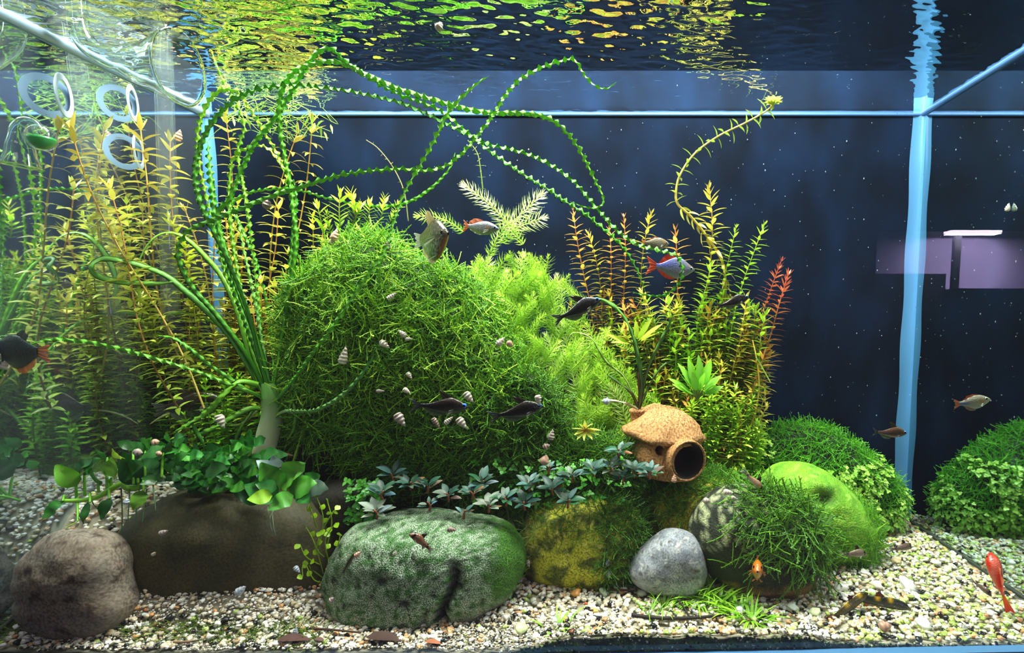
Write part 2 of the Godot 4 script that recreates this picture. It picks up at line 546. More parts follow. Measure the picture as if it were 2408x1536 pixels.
func gravel() -> void:
	var b := Mb.new()
	var nx := 150
	var nd := 50
	for k in nd:
		var z := -FRONT - 0.0005 - (BACK - FRONT - 0.001) * k / (nd - 1.0)
		for j in nx:
			var x := LEFT + (RIGHT - LEFT) * j / (nx - 1.0)
			b.add(Vector3(x, ground(x, z) - 0.003, z), (lin("b5ad92") * (0.8 + 0.3 * nz.get_noise_2d(x * 2000.0, z * 2000.0))).lerp(lin("1c1e16"), 1.0 if k == 0 else 0.0))
	b.grid(0, nd, nx)
	var f := b.v.size()
	for k in 9:
		for j in nx:
			var x := LEFT + (RIGHT - LEFT) * j / (nx - 1.0)
			var n := nz.get_noise_2d(x * 3000.0, k * 60.0)
			var col := lin("1c1e14").lerp(lin("4c6e10"), clampf(n * 1.6 + 0.1, 0, 1) * (1.0 - smoothstep(0.25, 0.42, x))).lerp(lin("77756a"), smoothstep(0.25, 0.5, nz.get_noise_2d(x * 5000.0 + 90.0, k * 300.0)))
			b.add(Vector3(x, (ground(x, -FRONT) - 0.003) * (1.0 - k / 8.0), -FRONT - 0.0005 - 0.0012 * n), col)
	b.grid(f, 9, nx)
	struct("floor", "gravel bed of the tank, banked up at the left and at the front glass", b, M.matte)
	# loose gravel
	var pal := ["f4efe2", "f7f3ea", "e9e2cf", "e6d3b4", "dba36e", "cbb892", "d8d6cc", "1b1d1c", "8e8c80", "c6dc7a", "a9c35a", "e8ecd0"]
	var where := [[], [], []]
	var tint := [[], [], []]
	var put := func(x: float, z: float, s: float, sand: bool) -> void:
		var y := ground(x, z)
		var k := rng.randi() % 3
		var u := rng.randf()
		var green := smoothstep(0.15, 0.42, x) * 0.36 + 0.03 + (0.2 if -z < 0.60 and x > -0.05 else 0.0)
		var black := 0.05 + (0.22 if sand else 0.13) * (1.0 - smoothstep(0.57, 0.66, -z))
		if x < -0.33 and -z > 0.60:
			black = 0.015
		var c := ""
		if u < black: c = pal[7]
		elif u < black + green: c = pal[9 + rng.randi() % 3]
		elif u < black + green + (0.13 if not sand else 0.02): c = pal[[4, 4, 3, 5][rng.randi() % 4]]
		elif u < black + green + 0.25: c = pal[[6, 8, 5][rng.randi() % 3]]
		else: c = pal[rng.randi() % 4]
		where[k].append(Transform3D(Basis.from_euler(rv(PI)).scaled(Vector3(1, 0.78, 1) * s), Vector3(x, y + s * 0.35, z)))
		tint[k].append(lin(c) * r(0.75, 1.0))
	for k in 17500:
		var x := r(LEFT + 0.006, RIGHT - 0.006)
		var z := -r(FRONT + 0.005, BACK - 0.006)
		if x > -0.5 and x < 0.02 and -z > 0.80:
			continue
		var sandy := smoothstep(-0.24, -0.14, x) * (1.0 - smoothstep(-0.06, 0.0, x)) * (1.0 - smoothstep(0.60, 0.63, -z))
		if rng.randf() < sandy * 0.8:
			continue
		put.call(x, z, r(0.0022, 0.0039) * (1.3 if rng.randf() < 0.12 else 1.0), false)
	for k in 9000:
		var x := r(-0.64, 0.03)
		put.call(x, -r(FRONT + 0.003, 0.635), r(0.0007, 0.0017), true)
	for k in 2200:                                          # grains pressed against the front glass
		var x := r(-0.12, RIGHT - 0.01)
		var s := r(0.0007, 0.0019)
		var j := rng.randi() % 3
		where[j].append(Transform3D(Basis.from_euler(rv(PI)).scaled(Vector3.ONE * s), Vector3(x, ground(x, -FRONT) * pow(rng.randf(), 0.6) - 0.001, -FRONT - s * 0.8)))
		tint[j].append(lin(["101210", "0c0e0c", "2c3c14", "8a9a5a", "d8d4c8", "4a6a1c"][rng.randi() % 6]) * r(0.6, 1.0))
	for k in 3:
		var p := Mb.new()
		p.ball(Vector3.ZERO, Vector3(1.0, 0.75, 0.85), Color.WHITE, 7, 9)
		for j in p.v.size():
			var q := p.v[j]
			p.v[j] = q * (1.0 + 0.9 * nz.get_noise_3d(q.x * 40.0 + k * 50.0, q.y * 40.0, q.z * 40.0))
		M["pebble_%d" % k] = p.mesh()
		tag(many("gravel", M["pebble_%d" % k], M.satin, where[k], tint[k]), "loose white, cream, orange and black gravel covering the tank floor", "gravel")
	# larger pebbles that can be told apart
	var big := [
		[1975, 1391, 30, "f6f2ec", "large white pebble on the right gravel behind the banded loach"], [1990, 1412, 22, "f8f4ee", "round white pebble touching the loach's dorsal side"], [2135, 1388, 38, "efeae4", "long white pebble lying right of the loach"],
		[2062, 1385, 28, "f0e4d4", "cream pebble just behind the loach's back"], [1862, 1437, 24, "e6eedc", "pale greenish pebble left of the loach's tail"], [1915, 1447, 22, "dbe8b4", "pale lime pebble below the loach's tail"],
		[2112, 1452, 16, "efe8d6", "small cream pebble under the loach's head"], [2078, 1448, 12, "f0f0ec", "smallest white pebble under the loach's belly"], [2172, 1478, 30, "ecebe6", "flat white pebble near the front glass, right of the striped snail"],
		[2108, 1325, 22, "e8cf9e", "tan pebble below the catfish at the right"], [2290, 1300, 22, "e6f0e0", "pale mint pebble left of the red fish"], [2250, 1498, 16, "ead9bb", "beige pebble at the lower right front glass"], [2330, 1450, 20, "e9e6dd", "off-white pebble below the red fish"],
		[1355, 1403, 22, "d99a50", "orange-brown pebble in the middle gravel"], [1420, 1402, 22, "bcd0a8", "grey-green pointed pebble right of the orange-brown one"], [1410, 1424, 13, "7d8274", "dark grey flat pebble below the grey-green one"], [1468, 1392, 14, "f3ecd8", "cream pebble left of the smooth grey stone"],
		[1450, 1390, 16, "f6f6f6", "white pebble beside the smooth grey stone"], [1510, 1403, 22, "c6d2b0", "flat sage pebble under the smooth grey stone"], [1400, 1444, 13, "dcb055", "yellow pebble in the middle gravel"], [1225, 1488, 26, "c9da9a", "flat pale green stone half sunk in white sand"],
		[1378, 1425, 9, "c8663a", "rust pebble near the orange-brown one"], [1740, 1440, 18, "f4f6f0", "white pebble among the light green grass"], [1633, 1444, 9, "b9c4cc", "bluish pebble among the light green grass"], [1770, 1420, 15, "d8a070", "orange pebble behind the light green grass"],
		[345, 1440, 9, "d9713c", "bright orange pebble between the two left rocks"], [356, 1452, 10, "d89a5e", "tan pebble between the two left rocks"], [340, 1452, 12, "b9c6c2", "blue-grey pebble between the two left rocks"], [125, 1503, 15, "5d5a52", "dark grey stone at the foot of the brown rock"],
		[558, 1516, 13, "a8906a", "tan shell-like stone in front of the dark boulder"], [30, 1310, 10, "d8a878", "orange pebble on the left gravel slope"], [720, 1478, 10, "e8e4da", "white pebble left of the speckled boulder"], [945, 1490, 13, "6e5a4a", "brown stone under the speckled boulder"],
		[2200, 1330, 18, "f2efe6", "white pebble on the right gravel below the seam"], [2030, 1352, 16, "f4f0e4", "white pebble between the moss stone and the catfish"], [1980, 1340, 15, "e6c496", "tan pebble beside the moss stone"], [2240, 1430, 17, "f1eee6", "white pebble left of the lower red fish"],
		[1300, 1436, 11, "f2eee0", "cream pebble right of the speckled boulder"], [1262, 1450, 9, "e0a878", "salmon pebble right of the speckled boulder"], [1330, 1460, 10, "d9c060", "mustard pebble in the middle front gravel"], [1345, 1492, 12, "7a4a2c", "brown chip of wood-like stone by the front soil"]]
	var k := 0
	for q in big:
		# the pebble lies where its sight line meets the gravel
		var at := on_ground(q[0], q[1])
		var s: float = q[2] * -at.z / F * 0.68
		var o := inst("pebble", M["pebble_%d" % (k % 3)], mat("pebble_skin_%d" % k, q[3], 0.35, {"vertex_color_use_as_albedo": false}))
		o.position = at + Vector3(0, s * 0.30 + 0.0022, 0)
		o.rotation = Vector3(r(-0.2, 0.2), r(0, TAU), r(-0.2, 0.2))
		o.scale = Vector3(s, s * 0.75, s * 0.9)
		tag(o, q[4], "pebble", "large pebbles on the gravel")
		k += 1

func on_ground(px: float, py: float, lift := 0.0) -> Vector3:
	var d := 0.562
	while d < BACK - 0.01:
		var p := P(px, py, d)
		if p.y < ground(p.x, p.z) + lift:
			return p
		d += 0.002
	return P(px, py, 0.9)

# ---------------------------------------------------------------- rocks
# an outline in the photograph, blown up to a body of its own depth; paint(p, n) gives the base colour
func body(out: Array, d: float, rz: float, amp: float, freq: float, seed: int, paint: Callable, seg := 96, rings := 44, fat := 0.75) -> Array:
	var c := Vector3.ZERO
	var q := []
	for k in range(0, out.size(), 2):
		q.append(P(out[k], out[k + 1], d))
		c += q[-1]
	c /= q.size()
	var ang := []
	for p in q:
		ang.append([atan2(p.y - c.y, p.x - c.x), Vector2(p.x - c.x, p.y - c.y).length()])
	ang.sort_custom(func(x, y): return x[0] < y[0])
	var n := ang.size()
	var rad := func(a: float) -> float:
		for k in n:
			var a0: float = ang[k][0]
			var a1: float = ang[(k + 1) % n][0] + (TAU if k == n - 1 else 0.0)
			var x := a
			if k == n - 1 and a < a0:
				x += TAU
			if x >= a0 and x <= a1:
				return cubic_interpolate(ang[k][1], ang[(k + 1) % n][1], ang[(k + n - 1) % n][1], ang[(k + 2) % n][1], (x - a0) / maxf(a1 - a0, 1e-5))
		return ang[0][1]
	var fn := FastNoiseLite.new()
	fn.seed = seed
	fn.frequency = freq
	fn.fractal_octaves = 4
	var rs := []
	for j in seg:
		rs.append(rad.call(-PI + TAU * (j + 0.5) / seg))
	var b := Mb.new()
	for k in rings + 1:
		var phi := PI / 2 * sin(PI / 2 * (2.0 * k / rings - 1.0))
		var cf := pow(maxf(cos(phi), 0.0), fat)
		var sf := signf(sin(phi)) * pow(absf(sin(phi)), 0.9)
		for j in seg:
			var a := -PI + TAU * (j + 0.5) / seg
			var p := Vector3(cos(a) * rs[j] * cf, sin(a) * rs[j] * cf, rz * sf)
			var nn := Vector3(p.x, p.y, p.z * 1.5).normalized()
			p += nn * amp * fn.get_noise_3dv(p)
			b.add(p, paint.call(p, nn))
	b.grid(0, rings + 1, seg, true)
	for k in b.i.size():                                    # the poles share one vertex
		b.i[k] = 0 if b.i[k] < seg else (rings * seg if b.i[k] >= rings * seg else b.i[k])
	return [b, c]

func rock(called: String, label: String, out: Array, d: float, rz: float, amp: float, freq: float, seed: int, m: Material, paint: Callable, fat := 0.75) -> Array:
	var g := body(out, d, rz, amp, freq, seed, paint, 96, 44, fat)
	var o := obj(called, g[0], m)
	o.position = g[1]
	tag(o, label, "rock")
	return [o, g[0], g[1]]

func n3(seed: int, freq: float, oct := 3) -> FastNoiseLite:
	var f := FastNoiseLite.new()
	f.seed = seed
	f.frequency = freq
	f.fractal_octaves = oct
	return f

func stone(called: String, lo: String, hi: String, scale: float, relief: float, rough := 0.75, freq := 0.05) -> StandardMaterial3D:
	return mat(called, "ffffff", rough, {"uv1_triplanar": true, "uv1_scale": Vector3.ONE * scale, "albedo_texture": noise_tex(freq, [[0.15 if freq < 0.15 else 0.36, lo], [0.55 if freq < 0.15 else 0.54, hi], [0.9 if freq < 0.15 else 0.66, "ffffff"]], 5, FastNoiseLite.TYPE_SIMPLEX_SMOOTH, 5),
		"heightmap_enabled": true, "heightmap_texture": noise_tex(freq * 0.8, [[0, "000000"], [1, "ffffff"]], 5, FastNoiseLite.TYPE_SIMPLEX_SMOOTH, 6), "heightmap_scale": relief})

func rocks() -> void:
	var f1 := n3(1, 40.0)
	var f2 := n3(2, 90.0)
	var f3 := n3(3, 300.0, 2)
	var f4 := n3(4, 22.0)
	# 1 the brown rock at the lower left
	rock("brown_rock", "grey-brown rounded rock with darker stains at the lower left corner", [62, 1395, 60, 1345, 74, 1310, 95, 1285, 118, 1262, 146, 1248, 182, 1243, 222, 1246, 254, 1260, 274, 1283, 286, 1312, 294, 1350, 303, 1390, 310, 1420, 307, 1448, 292, 1472, 255, 1490, 210, 1499, 170, 1496, 122, 1480, 84, 1458, 64, 1436, 58, 1415],
		0.600, 0.036, 0.006, 16.0, 11, stone("brown_stone", "8d8882", "dcd6cc", 9.0, 0.05, 0.7), func(p, n):
			var c := lin("a0917f").lerp(lin("8b857c"), clampf(f4.get_noise_3dv(p) + 0.5, 0, 1))
			c = c.lerp(lin("4a3529"), smoothstep(0.18, 0.42, f1.get_noise_3dv(p)))
			return c.lerp(lin("9c8c80"), smoothstep(0.25, 0.45, f1.get_noise_3dv(p + Vector3(3, 1, 0)))))
	# 2 the large dark boulder
	rock("dark_boulder", "very large smooth dark olive boulder under the broad-leaved plants at the left", [300, 1340, 302, 1290, 312, 1240, 335, 1195, 380, 1168, 450, 1150, 540, 1145, 640, 1150, 720, 1170, 770, 1210, 792, 1270, 795, 1330, 785, 1380, 760, 1420, 700, 1448, 620, 1464, 520, 1468, 430, 1455, 360, 1430, 320, 1395],
		0.690, 0.078, 0.006, 9.0, 12, stone("olive_stone", "a39f88", "e2dcc4", 10.0, 0.05, 0.7), func(p, n):
			var c := lin("55502c").lerp(lin("403e26"), clampf(f4.get_noise_3dv(p) + 0.5, 0, 1))
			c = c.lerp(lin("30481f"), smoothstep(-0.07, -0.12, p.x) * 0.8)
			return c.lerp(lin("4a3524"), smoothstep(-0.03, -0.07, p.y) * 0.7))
	# 3 the speckled green-white boulder with a crack
	var sp := stone("speckled_stone", "2c4a22", "d4e0c8", 7.0, 0.12, 0.8, 0.16)
	var g := body([776, 1370, 782, 1320, 800, 1275, 830, 1243, 880, 1222, 950, 1213, 1020, 1212, 1090, 1214, 1150, 1222, 1190, 1240, 1218, 1270, 1232, 1310, 1226, 1350, 1205, 1390, 1170, 1425, 1120, 1450, 1060, 1472, 1000, 1488, 940, 1496, 880, 1488, 830, 1468, 795, 1432, 780, 1400],
		0.672, 0.072, 0.007, 14.0, 13, func(p, n):
			var low := smoothstep(-0.032, -0.048, p.y + 0.012 * f1.get_noise_3dv(p) - 0.18 * maxf(p.x, 0.0))
			var c := lin("c2d2ba").lerp(lin("4c8a34"), smoothstep(-0.15, 0.35, f2.get_noise_3dv(p)))
			c = c.lerp(lin("d6dcd2"), smoothstep(0.1, 0.45, f1.get_noise_3dv(p + Vector3(1, 0, 0))) * 0.7)
			c = c.lerp(lin("2c3a1c"), smoothstep(0.3, 0.45, f2.get_noise_3dv(p + Vector3(0, 2, 0))))
			c = c.lerp(lin("b3ab9b"), low)
			return c.lerp(lin("4f8a14"), smoothstep(0.085, 0.105, p.x + 0.02 * f1.get_noise_3dv(p)) * smoothstep(-0.03, 0.0, p.y)), 160, 70)
	var b: Mb = g[0]
	for k in b.v.size():                                             # a crack runs down its right part
		var p := b.v[k]
		var xc := 0.048 + 0.010 * sin(p.y * 55.0) - 0.10 * (p.y - 0.02) * 0.4 + 0.004 * f2.get_noise_3dv(p)
		var w := exp(-pow((p.x - xc) / 0.005, 2.0)) * (1.0 if p.z > 0 else 0.0) * smoothstep(0.052, 0.02, p.y)
		b.v[k] = p - Vector3(0.0, 0.0, 0.020) * w
		b.c[k] = b.c[k].lerp(lin("10140c"), minf(w * 1.2, 0.95))
		var x2 := 0.028 + 0.25 * p.y
		var w2 := exp(-pow((p.x - x2) / 0.0035, 2.0)) * (1.0 if p.z > 0 else 0.0) * smoothstep(0.0, -0.03, p.y)
		b.v[k] -= Vector3(0, 0, 0.006) * w2
		b.c[k] = b.c[k].lerp(lin("1c2216"), w2 * 0.6)
		for h in [[-0.026, 0.022, 0.009], [0.002, -0.002, 0.008], [0.022, -0.064, 0.005]]:
			var w3 := exp(-(pow((p.x - h[0]) / h[2], 2.0) + pow((p.y - h[1]) / (h[2] * 0.7), 2.0)) * 1.5) * (1.0 if p.z > 0 else 0.0)
			b.v[k] -= Vector3(0, 0, 0.004) * w3
			b.c[k] = b.c[k].lerp(lin("16220e"), minf(w3 * 1.3, 0.9))
	var o3 := obj("speckled_boulder", b, sp)
	o3.position = g[1]
	tag(o3, "green and white speckled boulder with a vertical crack, in the front middle", "rock")
	rock("shadow_fill_rock", "dark rock added for the shadow in the gap between the dark and speckled boulders", [742, 1150, 790, 1128, 850, 1132, 880, 1160, 885, 1230, 860, 1300, 800, 1335, 745, 1330, 715, 1270, 718, 1200], 0.715, 0.035, 0.006, 16.0, 21, M.olive_stone, func(p, n):
			return lin("24281a").lerp(lin("3a3424"), clampf(f1.get_noise_3dv(p) + 0.4, 0, 1)))  # added rock, coloured dark to stand for the shadow in this gap
	# 4 olive rock behind
	var r4 := rock("olive_rock", "yellow-green algae-stained rock between the speckled boulder and the grey stone", [1218, 1290, 1222, 1240, 1245, 1200, 1290, 1178, 1350, 1165, 1420, 1165, 1475, 1185, 1505, 1225, 1515, 1280, 1510, 1330, 1490, 1368, 1440, 1384, 1370, 1388, 1300, 1382, 1250, 1360, 1225, 1325],
		0.745, 0.060, 0.007, 18.0, 14, stone("algae_stone", "6d7040", "f0eeb8", 8.0, 0.12, 0.75, 0.07), func(p, n):
			var c := lin("d0d23c").lerp(lin("5c6c16"), smoothstep(-0.05, 0.35, f1.get_noise_3dv(p)))
			c = c.lerp(lin("ecea80"), smoothstep(0.15, 0.4, f2.get_noise_3dv(p + Vector3(5, 0, 0))) * smoothstep(-0.02, 0.03, p.y))
			return c.lerp(lin("54412a"), smoothstep(-0.04, -0.08, p.x) * 0.8))
	# 5 grey stone
	rock("grey_stone", "smooth light grey egg-shaped stone on the gravel right of the middle", [1478, 1340, 1490, 1316, 1515, 1290, 1540, 1266, 1570, 1251, 1600, 1249, 1630, 1260, 1648, 1285, 1659, 1315, 1660, 1345, 1650, 1372, 1625, 1389, 1585, 1397, 1545, 1392, 1508, 1378, 1486, 1362],
		0.690, 0.036, 0.0025, 20.0, 15, stone("grey_stone_skin", "8a8d92", "e6e8ea", 11.0, 0.05, 0.6, 0.06), func(p, n):
			var c := lin("b3b8bd").lerp(lin("878b92"), clampf(f1.get_noise_3dv(p) * 1.5 + 0.4, 0, 1))
			return c.lerp(lin("d8d6d2"), smoothstep(0.2, 0.5, f2.get_noise_3dv(p))).lerp(lin("6a625c"), smoothstep(0.3, 0.45, f2.get_noise_3dv(p + Vector3(4, 4, 0)))))
	# 6 moss-draped dark stone
	var r6 := rock("mossy_stone", "dark round stone draped with stringy moss, sandy underneath, right of the grey stone", [1622, 1250, 1630, 1205, 1660, 1170, 1710, 1150, 1770, 1147, 1830, 1160, 1880, 1190, 1915, 1235, 1928, 1290, 1915, 1340, 1880, 1378, 1830, 1397, 1780, 1402, 1730, 1390, 1680, 1360, 1640, 1310],
		0.715, 0.060, 0.006, 15.0, 16, stone("dark_moss_stone", "3c4030", "f0eed8", 9.0, 0.12, 0.75, 0.09), func(p, n):
			var c := lin("2c3622").lerp(lin("d0d8b0"), smoothstep(0.08, 0.3, f2.get_noise_3dv(p)) * smoothstep(-0.01, 0.03, p.y))
			return c.lerp(lin("a98852"), smoothstep(-0.030, -0.05, p.y + 0.02 * f1.get_noise_3dv(p))))
	# 7 bright green rock with a hollow
	var hollow := func(p: Vector3) -> float:
		return exp(-pow((p.x + 0.013) / 0.017, 2.0) - pow((p.y - 0.043) / 0.009, 2.0)) * (1.0 if p.z > 0 else 0.0)
	var g7 := body([1800, 1120, 1830, 1095, 1880, 1090, 1930, 1102, 1970, 1128, 2005, 1160, 2035, 1195, 2055, 1235, 2058, 1270, 2040, 1300, 1995, 1318, 1940, 1322, 1880, 1315, 1820, 1290, 1785, 1240, 1780, 1170], 0.80, 0.062, 0.004, 16.0, 17, func(p, n):
			var c := lin("8fc22a").lerp(lin("5f9e16"), clampf(f1.get_noise_3dv(p) + 0.4, 0, 1))
			c = c.lerp(lin("c3e26c"), smoothstep(0.1, 0.5, f2.get_noise_3dv(p)) * 0.6)
			return c.lerp(lin("22420a"), minf(hollow.call(p), 0.9)).lerp(lin("8a9060"), smoothstep(-0.045, -0.06, p.y)))
	var b7: Mb = g7[0]
	for k in b7.v.size():
		b7.v[k] -= Vector3(0, 0.3, 0.8) * 0.014 * hollow.call(b7.v[k])
	var o7 := obj("green_rock", b7, stone("green_stone", "7da04a", "e8f4c0", 10.0, 0.10, 0.8, 0.08))
	o7.position = g7[1]
	tag(o7, "bright green algae-covered rock with a hollow on top, at the right", "rock")
	# 9 the yellow-green rock that carries the clay house
	var r9 := rock("yellow_rock", "yellow-green rock under the clay mushroom house", [1530, 1150, 1570, 1125, 1640, 1118, 1710, 1125, 1760, 1150, 1770, 1210, 1740, 1280, 1660, 1310, 1580, 1300, 1530, 1260, 1515, 1200], 0.80, 0.055, 0.005, 16.0, 18, M.algae_stone, func(p, n):
			return lin("e0d450").lerp(lin("6e7e18"), smoothstep(0.0, 0.4, f1.get_noise_3dv(p))))
	# 10 the green rock whose mirror image shows at the left
	rock("hidden_green_rock", "green rock behind the broad-leaved plants, showing as a mirror image in the left glass", [425, 1150, 430, 1105, 460, 1078, 510, 1070, 560, 1076, 600, 1100, 612, 1140, 590, 1180, 500, 1190, 440, 1180], 0.80, 0.04, 0.003, 16.0, 19, M.green_stone, func(p, n):
			return lin("8fae3a").lerp(lin("6d9028"), clampf(f1.get_noise_3dv(p) + 0.4, 0, 1)))
	# moss on rocks 4, 6, 7 and 9
	moss_on("stringy_moss", "stringy dark green moss hanging over the dark round stone at the right", r6[1], r6[2], 1150, 0.042, "2f6a08", "74b41c", func(p, n): return n.y > -0.05 and p.y > -0.018 and p.x > -0.045 + 0.05 * r(0, 1), 0.85)
	moss_on("moss_tuft", "dark moss in the gap between the olive rock and the yellow-green rock", r4[1], r4[2], 1400, 0.026, "24560a", "5c9a14", func(p, n): return p.x > 0.030 and n.z > -0.4, 0.6)
	moss_on("moss_fringe", "thin moss fringe on top of the olive rock", r4[1], r4[2], 700, 0.020, "2c5c0a", "74a81c", func(p, n): return p.y > 0.03 and n.y > 0.2, 0.5)
	moss_on("moss_film", "short bright moss on the right side of the green rock", b7, g7[1], 1300, 0.022, "46960c", "8ccc28", func(p, n): return p.y < 0.028 and (p.x > 0.05 or p.y < -0.01) and n.z > -0.2, 0.7)
	moss_on("moss_collar", "moss under the clay mushroom house on the yellow-green rock", r9[1], r9[2], 1600, 0.026, "3a7a0c", "7cbc20", func(p, n): return n.y > 0.1 and (p.x < -0.02 or p.y > 0.035 or p.x > 0.05), 0.6)
	moss_on("moss_patch", "small moss patch on the right shoulder of the speckled boulder", b, g[1], 260, 0.012, "356e0c", "6ca81a", func(p, n): return p.x > 0.095 and p.y > -0.02 and n.z > -0.1, 0.8)

# ---------------------------------------------------------------- moss
var fronds := []

func make_fronds() -> void:
	for k in 4:
		var b := Mb.new()
		var pts := PackedVector3Array()
		var bend := Vector3(r(-0.3, 0.3), 0, r(-0.3, 0.3))
		for j in 7:
			var t := j / 6.0
			pts.append(Vector3(0, t, 0) + bend * t * t + Vector3(sin(t * 5.0 + k) * 0.04, 0, cos(t * 4.0 + k) * 0.04))
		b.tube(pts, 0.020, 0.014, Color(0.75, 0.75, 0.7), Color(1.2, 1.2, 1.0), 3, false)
		for j in 14:
			var t := 0.10 + 0.86 * j / 13.0
			var p := pts[int(t * 6.0)].lerp(pts[mini(int(t * 6.0) + 1, 6)], fposmod(t * 6.0, 1.0))
			var a := (PI if j % 2 else 0.0) + r(-0.7, 0.7)
			var dir := Vector3(cos(a), 0.75, sin(a)).normalized()
			var l := (0.085 if k < 3 else 0.15) * r(0.7, 1.2) * (1.0 - 0.4 * t)
			var side := dir.cross(Vector3(0.2, 0.1, 1).normalized()).normalized() * 0.014
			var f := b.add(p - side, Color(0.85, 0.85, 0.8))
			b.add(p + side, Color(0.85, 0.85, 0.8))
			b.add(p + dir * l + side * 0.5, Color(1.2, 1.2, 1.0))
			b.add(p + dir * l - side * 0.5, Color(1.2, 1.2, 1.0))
			b.quad(f, f + 1, f + 2, f + 3)
		fronds.append(b.mesh())

func scatter(b: Mb, count: int, ok: Callable) -> Array:
	var cum := PackedFloat32Array()
	var tot := 0.0
	for k in range(0, b.i.size(), 3):
		tot += (b.v[b.i[k + 1]] - b.v[b.i[k]]).cross(b.v[b.i[k + 2]] - b.v[b.i[k]]).length()
		cum.append(tot)
	var out := []
	var tries := 0
	while out.size() < count and tries < count * 12:
		tries += 1
		var t := cum.bsearch(rng.randf() * tot) * 3
		if t + 2 >= b.i.size():
			continue
		var a := b.v[b.i[t]]
		var u := rng.randf()
		var v := rng.randf() * (1.0 - u)
		var p := a + (b.v[b.i[t + 1]] - a) * u + (b.v[b.i[t + 2]] - a) * v
		var n := (b.v[b.i[t + 2]] - a).cross(b.v[b.i[t + 1]] - a).normalized()
		if n.dot(p) < 0:
			n = -n
		if ok.call(p, n):
			out.append([p, n])
	return out

func frond_sets(spots: Array, size: float, ca: String, cb: String, flat: float, hang := 0.35) -> Array:
	if fronds.is_empty():
		make_fronds()
	var where := [[], [], [], []]
	var tint := [[], [], [], []]
	var a := lin(ca)
	var c := lin(cb)
	for s in spots:
		var n: Vector3 = s[1]
		var tan := rv()
		tan = (tan - n * tan.dot(n)).normalized()
		var y := (n * (1.0 - flat) + tan * flat + Vector3(0, -hang * r(0, 1) + 0.1, 0)).normalized()
		var x := y.cross(rv()).normalized()
		var l := size * r(0.55, 1.25)
		var k := rng.randi() % 4
		where[k].append(Transform3D(Basis(x, y, x.cross(y)).scaled(Vector3.ONE * l), s[0] - n * 0.001))
		tint[k].append(a.lerp(c, r(0, 1)))
	return [where, tint]

func moss_on(called: String, label: String, b: Mb, at: Vector3, count: int, size: float, ca: String, cb: String, ok: Callable, flat: float) -> void:
	var t := thing(called, label, "moss", at)
	var fs := frond_sets(scatter(b, count, ok), size, ca, cb, flat)
	for k in 4:
		if fs[0][k].size():
			many("fronds", fronds[k], M.moss, fs[0][k], fs[1][k], t)

func moss_mound() -> void:
	var fn := n3(31, 12.0)
	var out := [715, 690, 742, 645, 785, 600, 845, 566, 905, 562, 965, 592, 1035, 625, 1100, 660, 1150, 710, 1185, 775, 1222, 840, 1250, 920, 1280, 1000, 1275, 1065, 1215, 1105, 1100, 1125, 960, 1140, 830, 1140, 750, 1110, 718, 1020, 706, 920, 700, 830, 703, 755]
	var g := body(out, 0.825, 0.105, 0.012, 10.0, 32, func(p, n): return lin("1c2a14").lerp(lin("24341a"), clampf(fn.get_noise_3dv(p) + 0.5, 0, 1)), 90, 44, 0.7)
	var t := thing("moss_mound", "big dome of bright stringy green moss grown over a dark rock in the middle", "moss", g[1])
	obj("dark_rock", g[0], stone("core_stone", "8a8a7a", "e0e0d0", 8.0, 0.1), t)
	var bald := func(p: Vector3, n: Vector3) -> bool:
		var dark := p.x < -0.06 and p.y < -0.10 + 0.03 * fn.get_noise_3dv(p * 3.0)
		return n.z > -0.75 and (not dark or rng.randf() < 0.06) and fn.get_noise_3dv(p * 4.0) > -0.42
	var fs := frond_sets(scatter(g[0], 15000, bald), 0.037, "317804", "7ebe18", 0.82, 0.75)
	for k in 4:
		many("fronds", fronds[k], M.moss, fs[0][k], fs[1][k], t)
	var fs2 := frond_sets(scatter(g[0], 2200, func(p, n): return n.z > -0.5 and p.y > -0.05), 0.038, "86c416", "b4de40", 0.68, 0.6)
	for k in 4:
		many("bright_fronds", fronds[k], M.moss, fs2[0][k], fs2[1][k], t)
	M.mound = g
	# the moss apron that runs right and down from the dome
	var ap := [1180, 900, 1250, 880, 1300, 930, 1330, 1000, 1400, 1040, 1480, 1050, 1500, 1100, 1440, 1150, 1340, 1180, 1240, 1195, 1120, 1190, 1000, 1180, 900, 1190, 830, 1180, 835, 1140, 950, 1125, 1100, 1110, 1170, 1020]
	var ga := body(ap, 0.775, 0.030, 0.008, 12.0, 33, func(p, n): return lin("16200e"), 80, 24, 0.7)
	var t2 := thing("moss_apron", "darker moss skirt spreading from the foot of the moss dome towards the clay house", "moss", ga[1])
	obj("ledge", ga[0], M.core_stone, t2)
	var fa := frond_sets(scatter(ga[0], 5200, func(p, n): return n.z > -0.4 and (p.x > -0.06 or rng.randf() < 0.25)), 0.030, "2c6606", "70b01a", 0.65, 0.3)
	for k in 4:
		many("fronds", fronds[k], M.moss, fa[0][k], fa[1][k], t2)

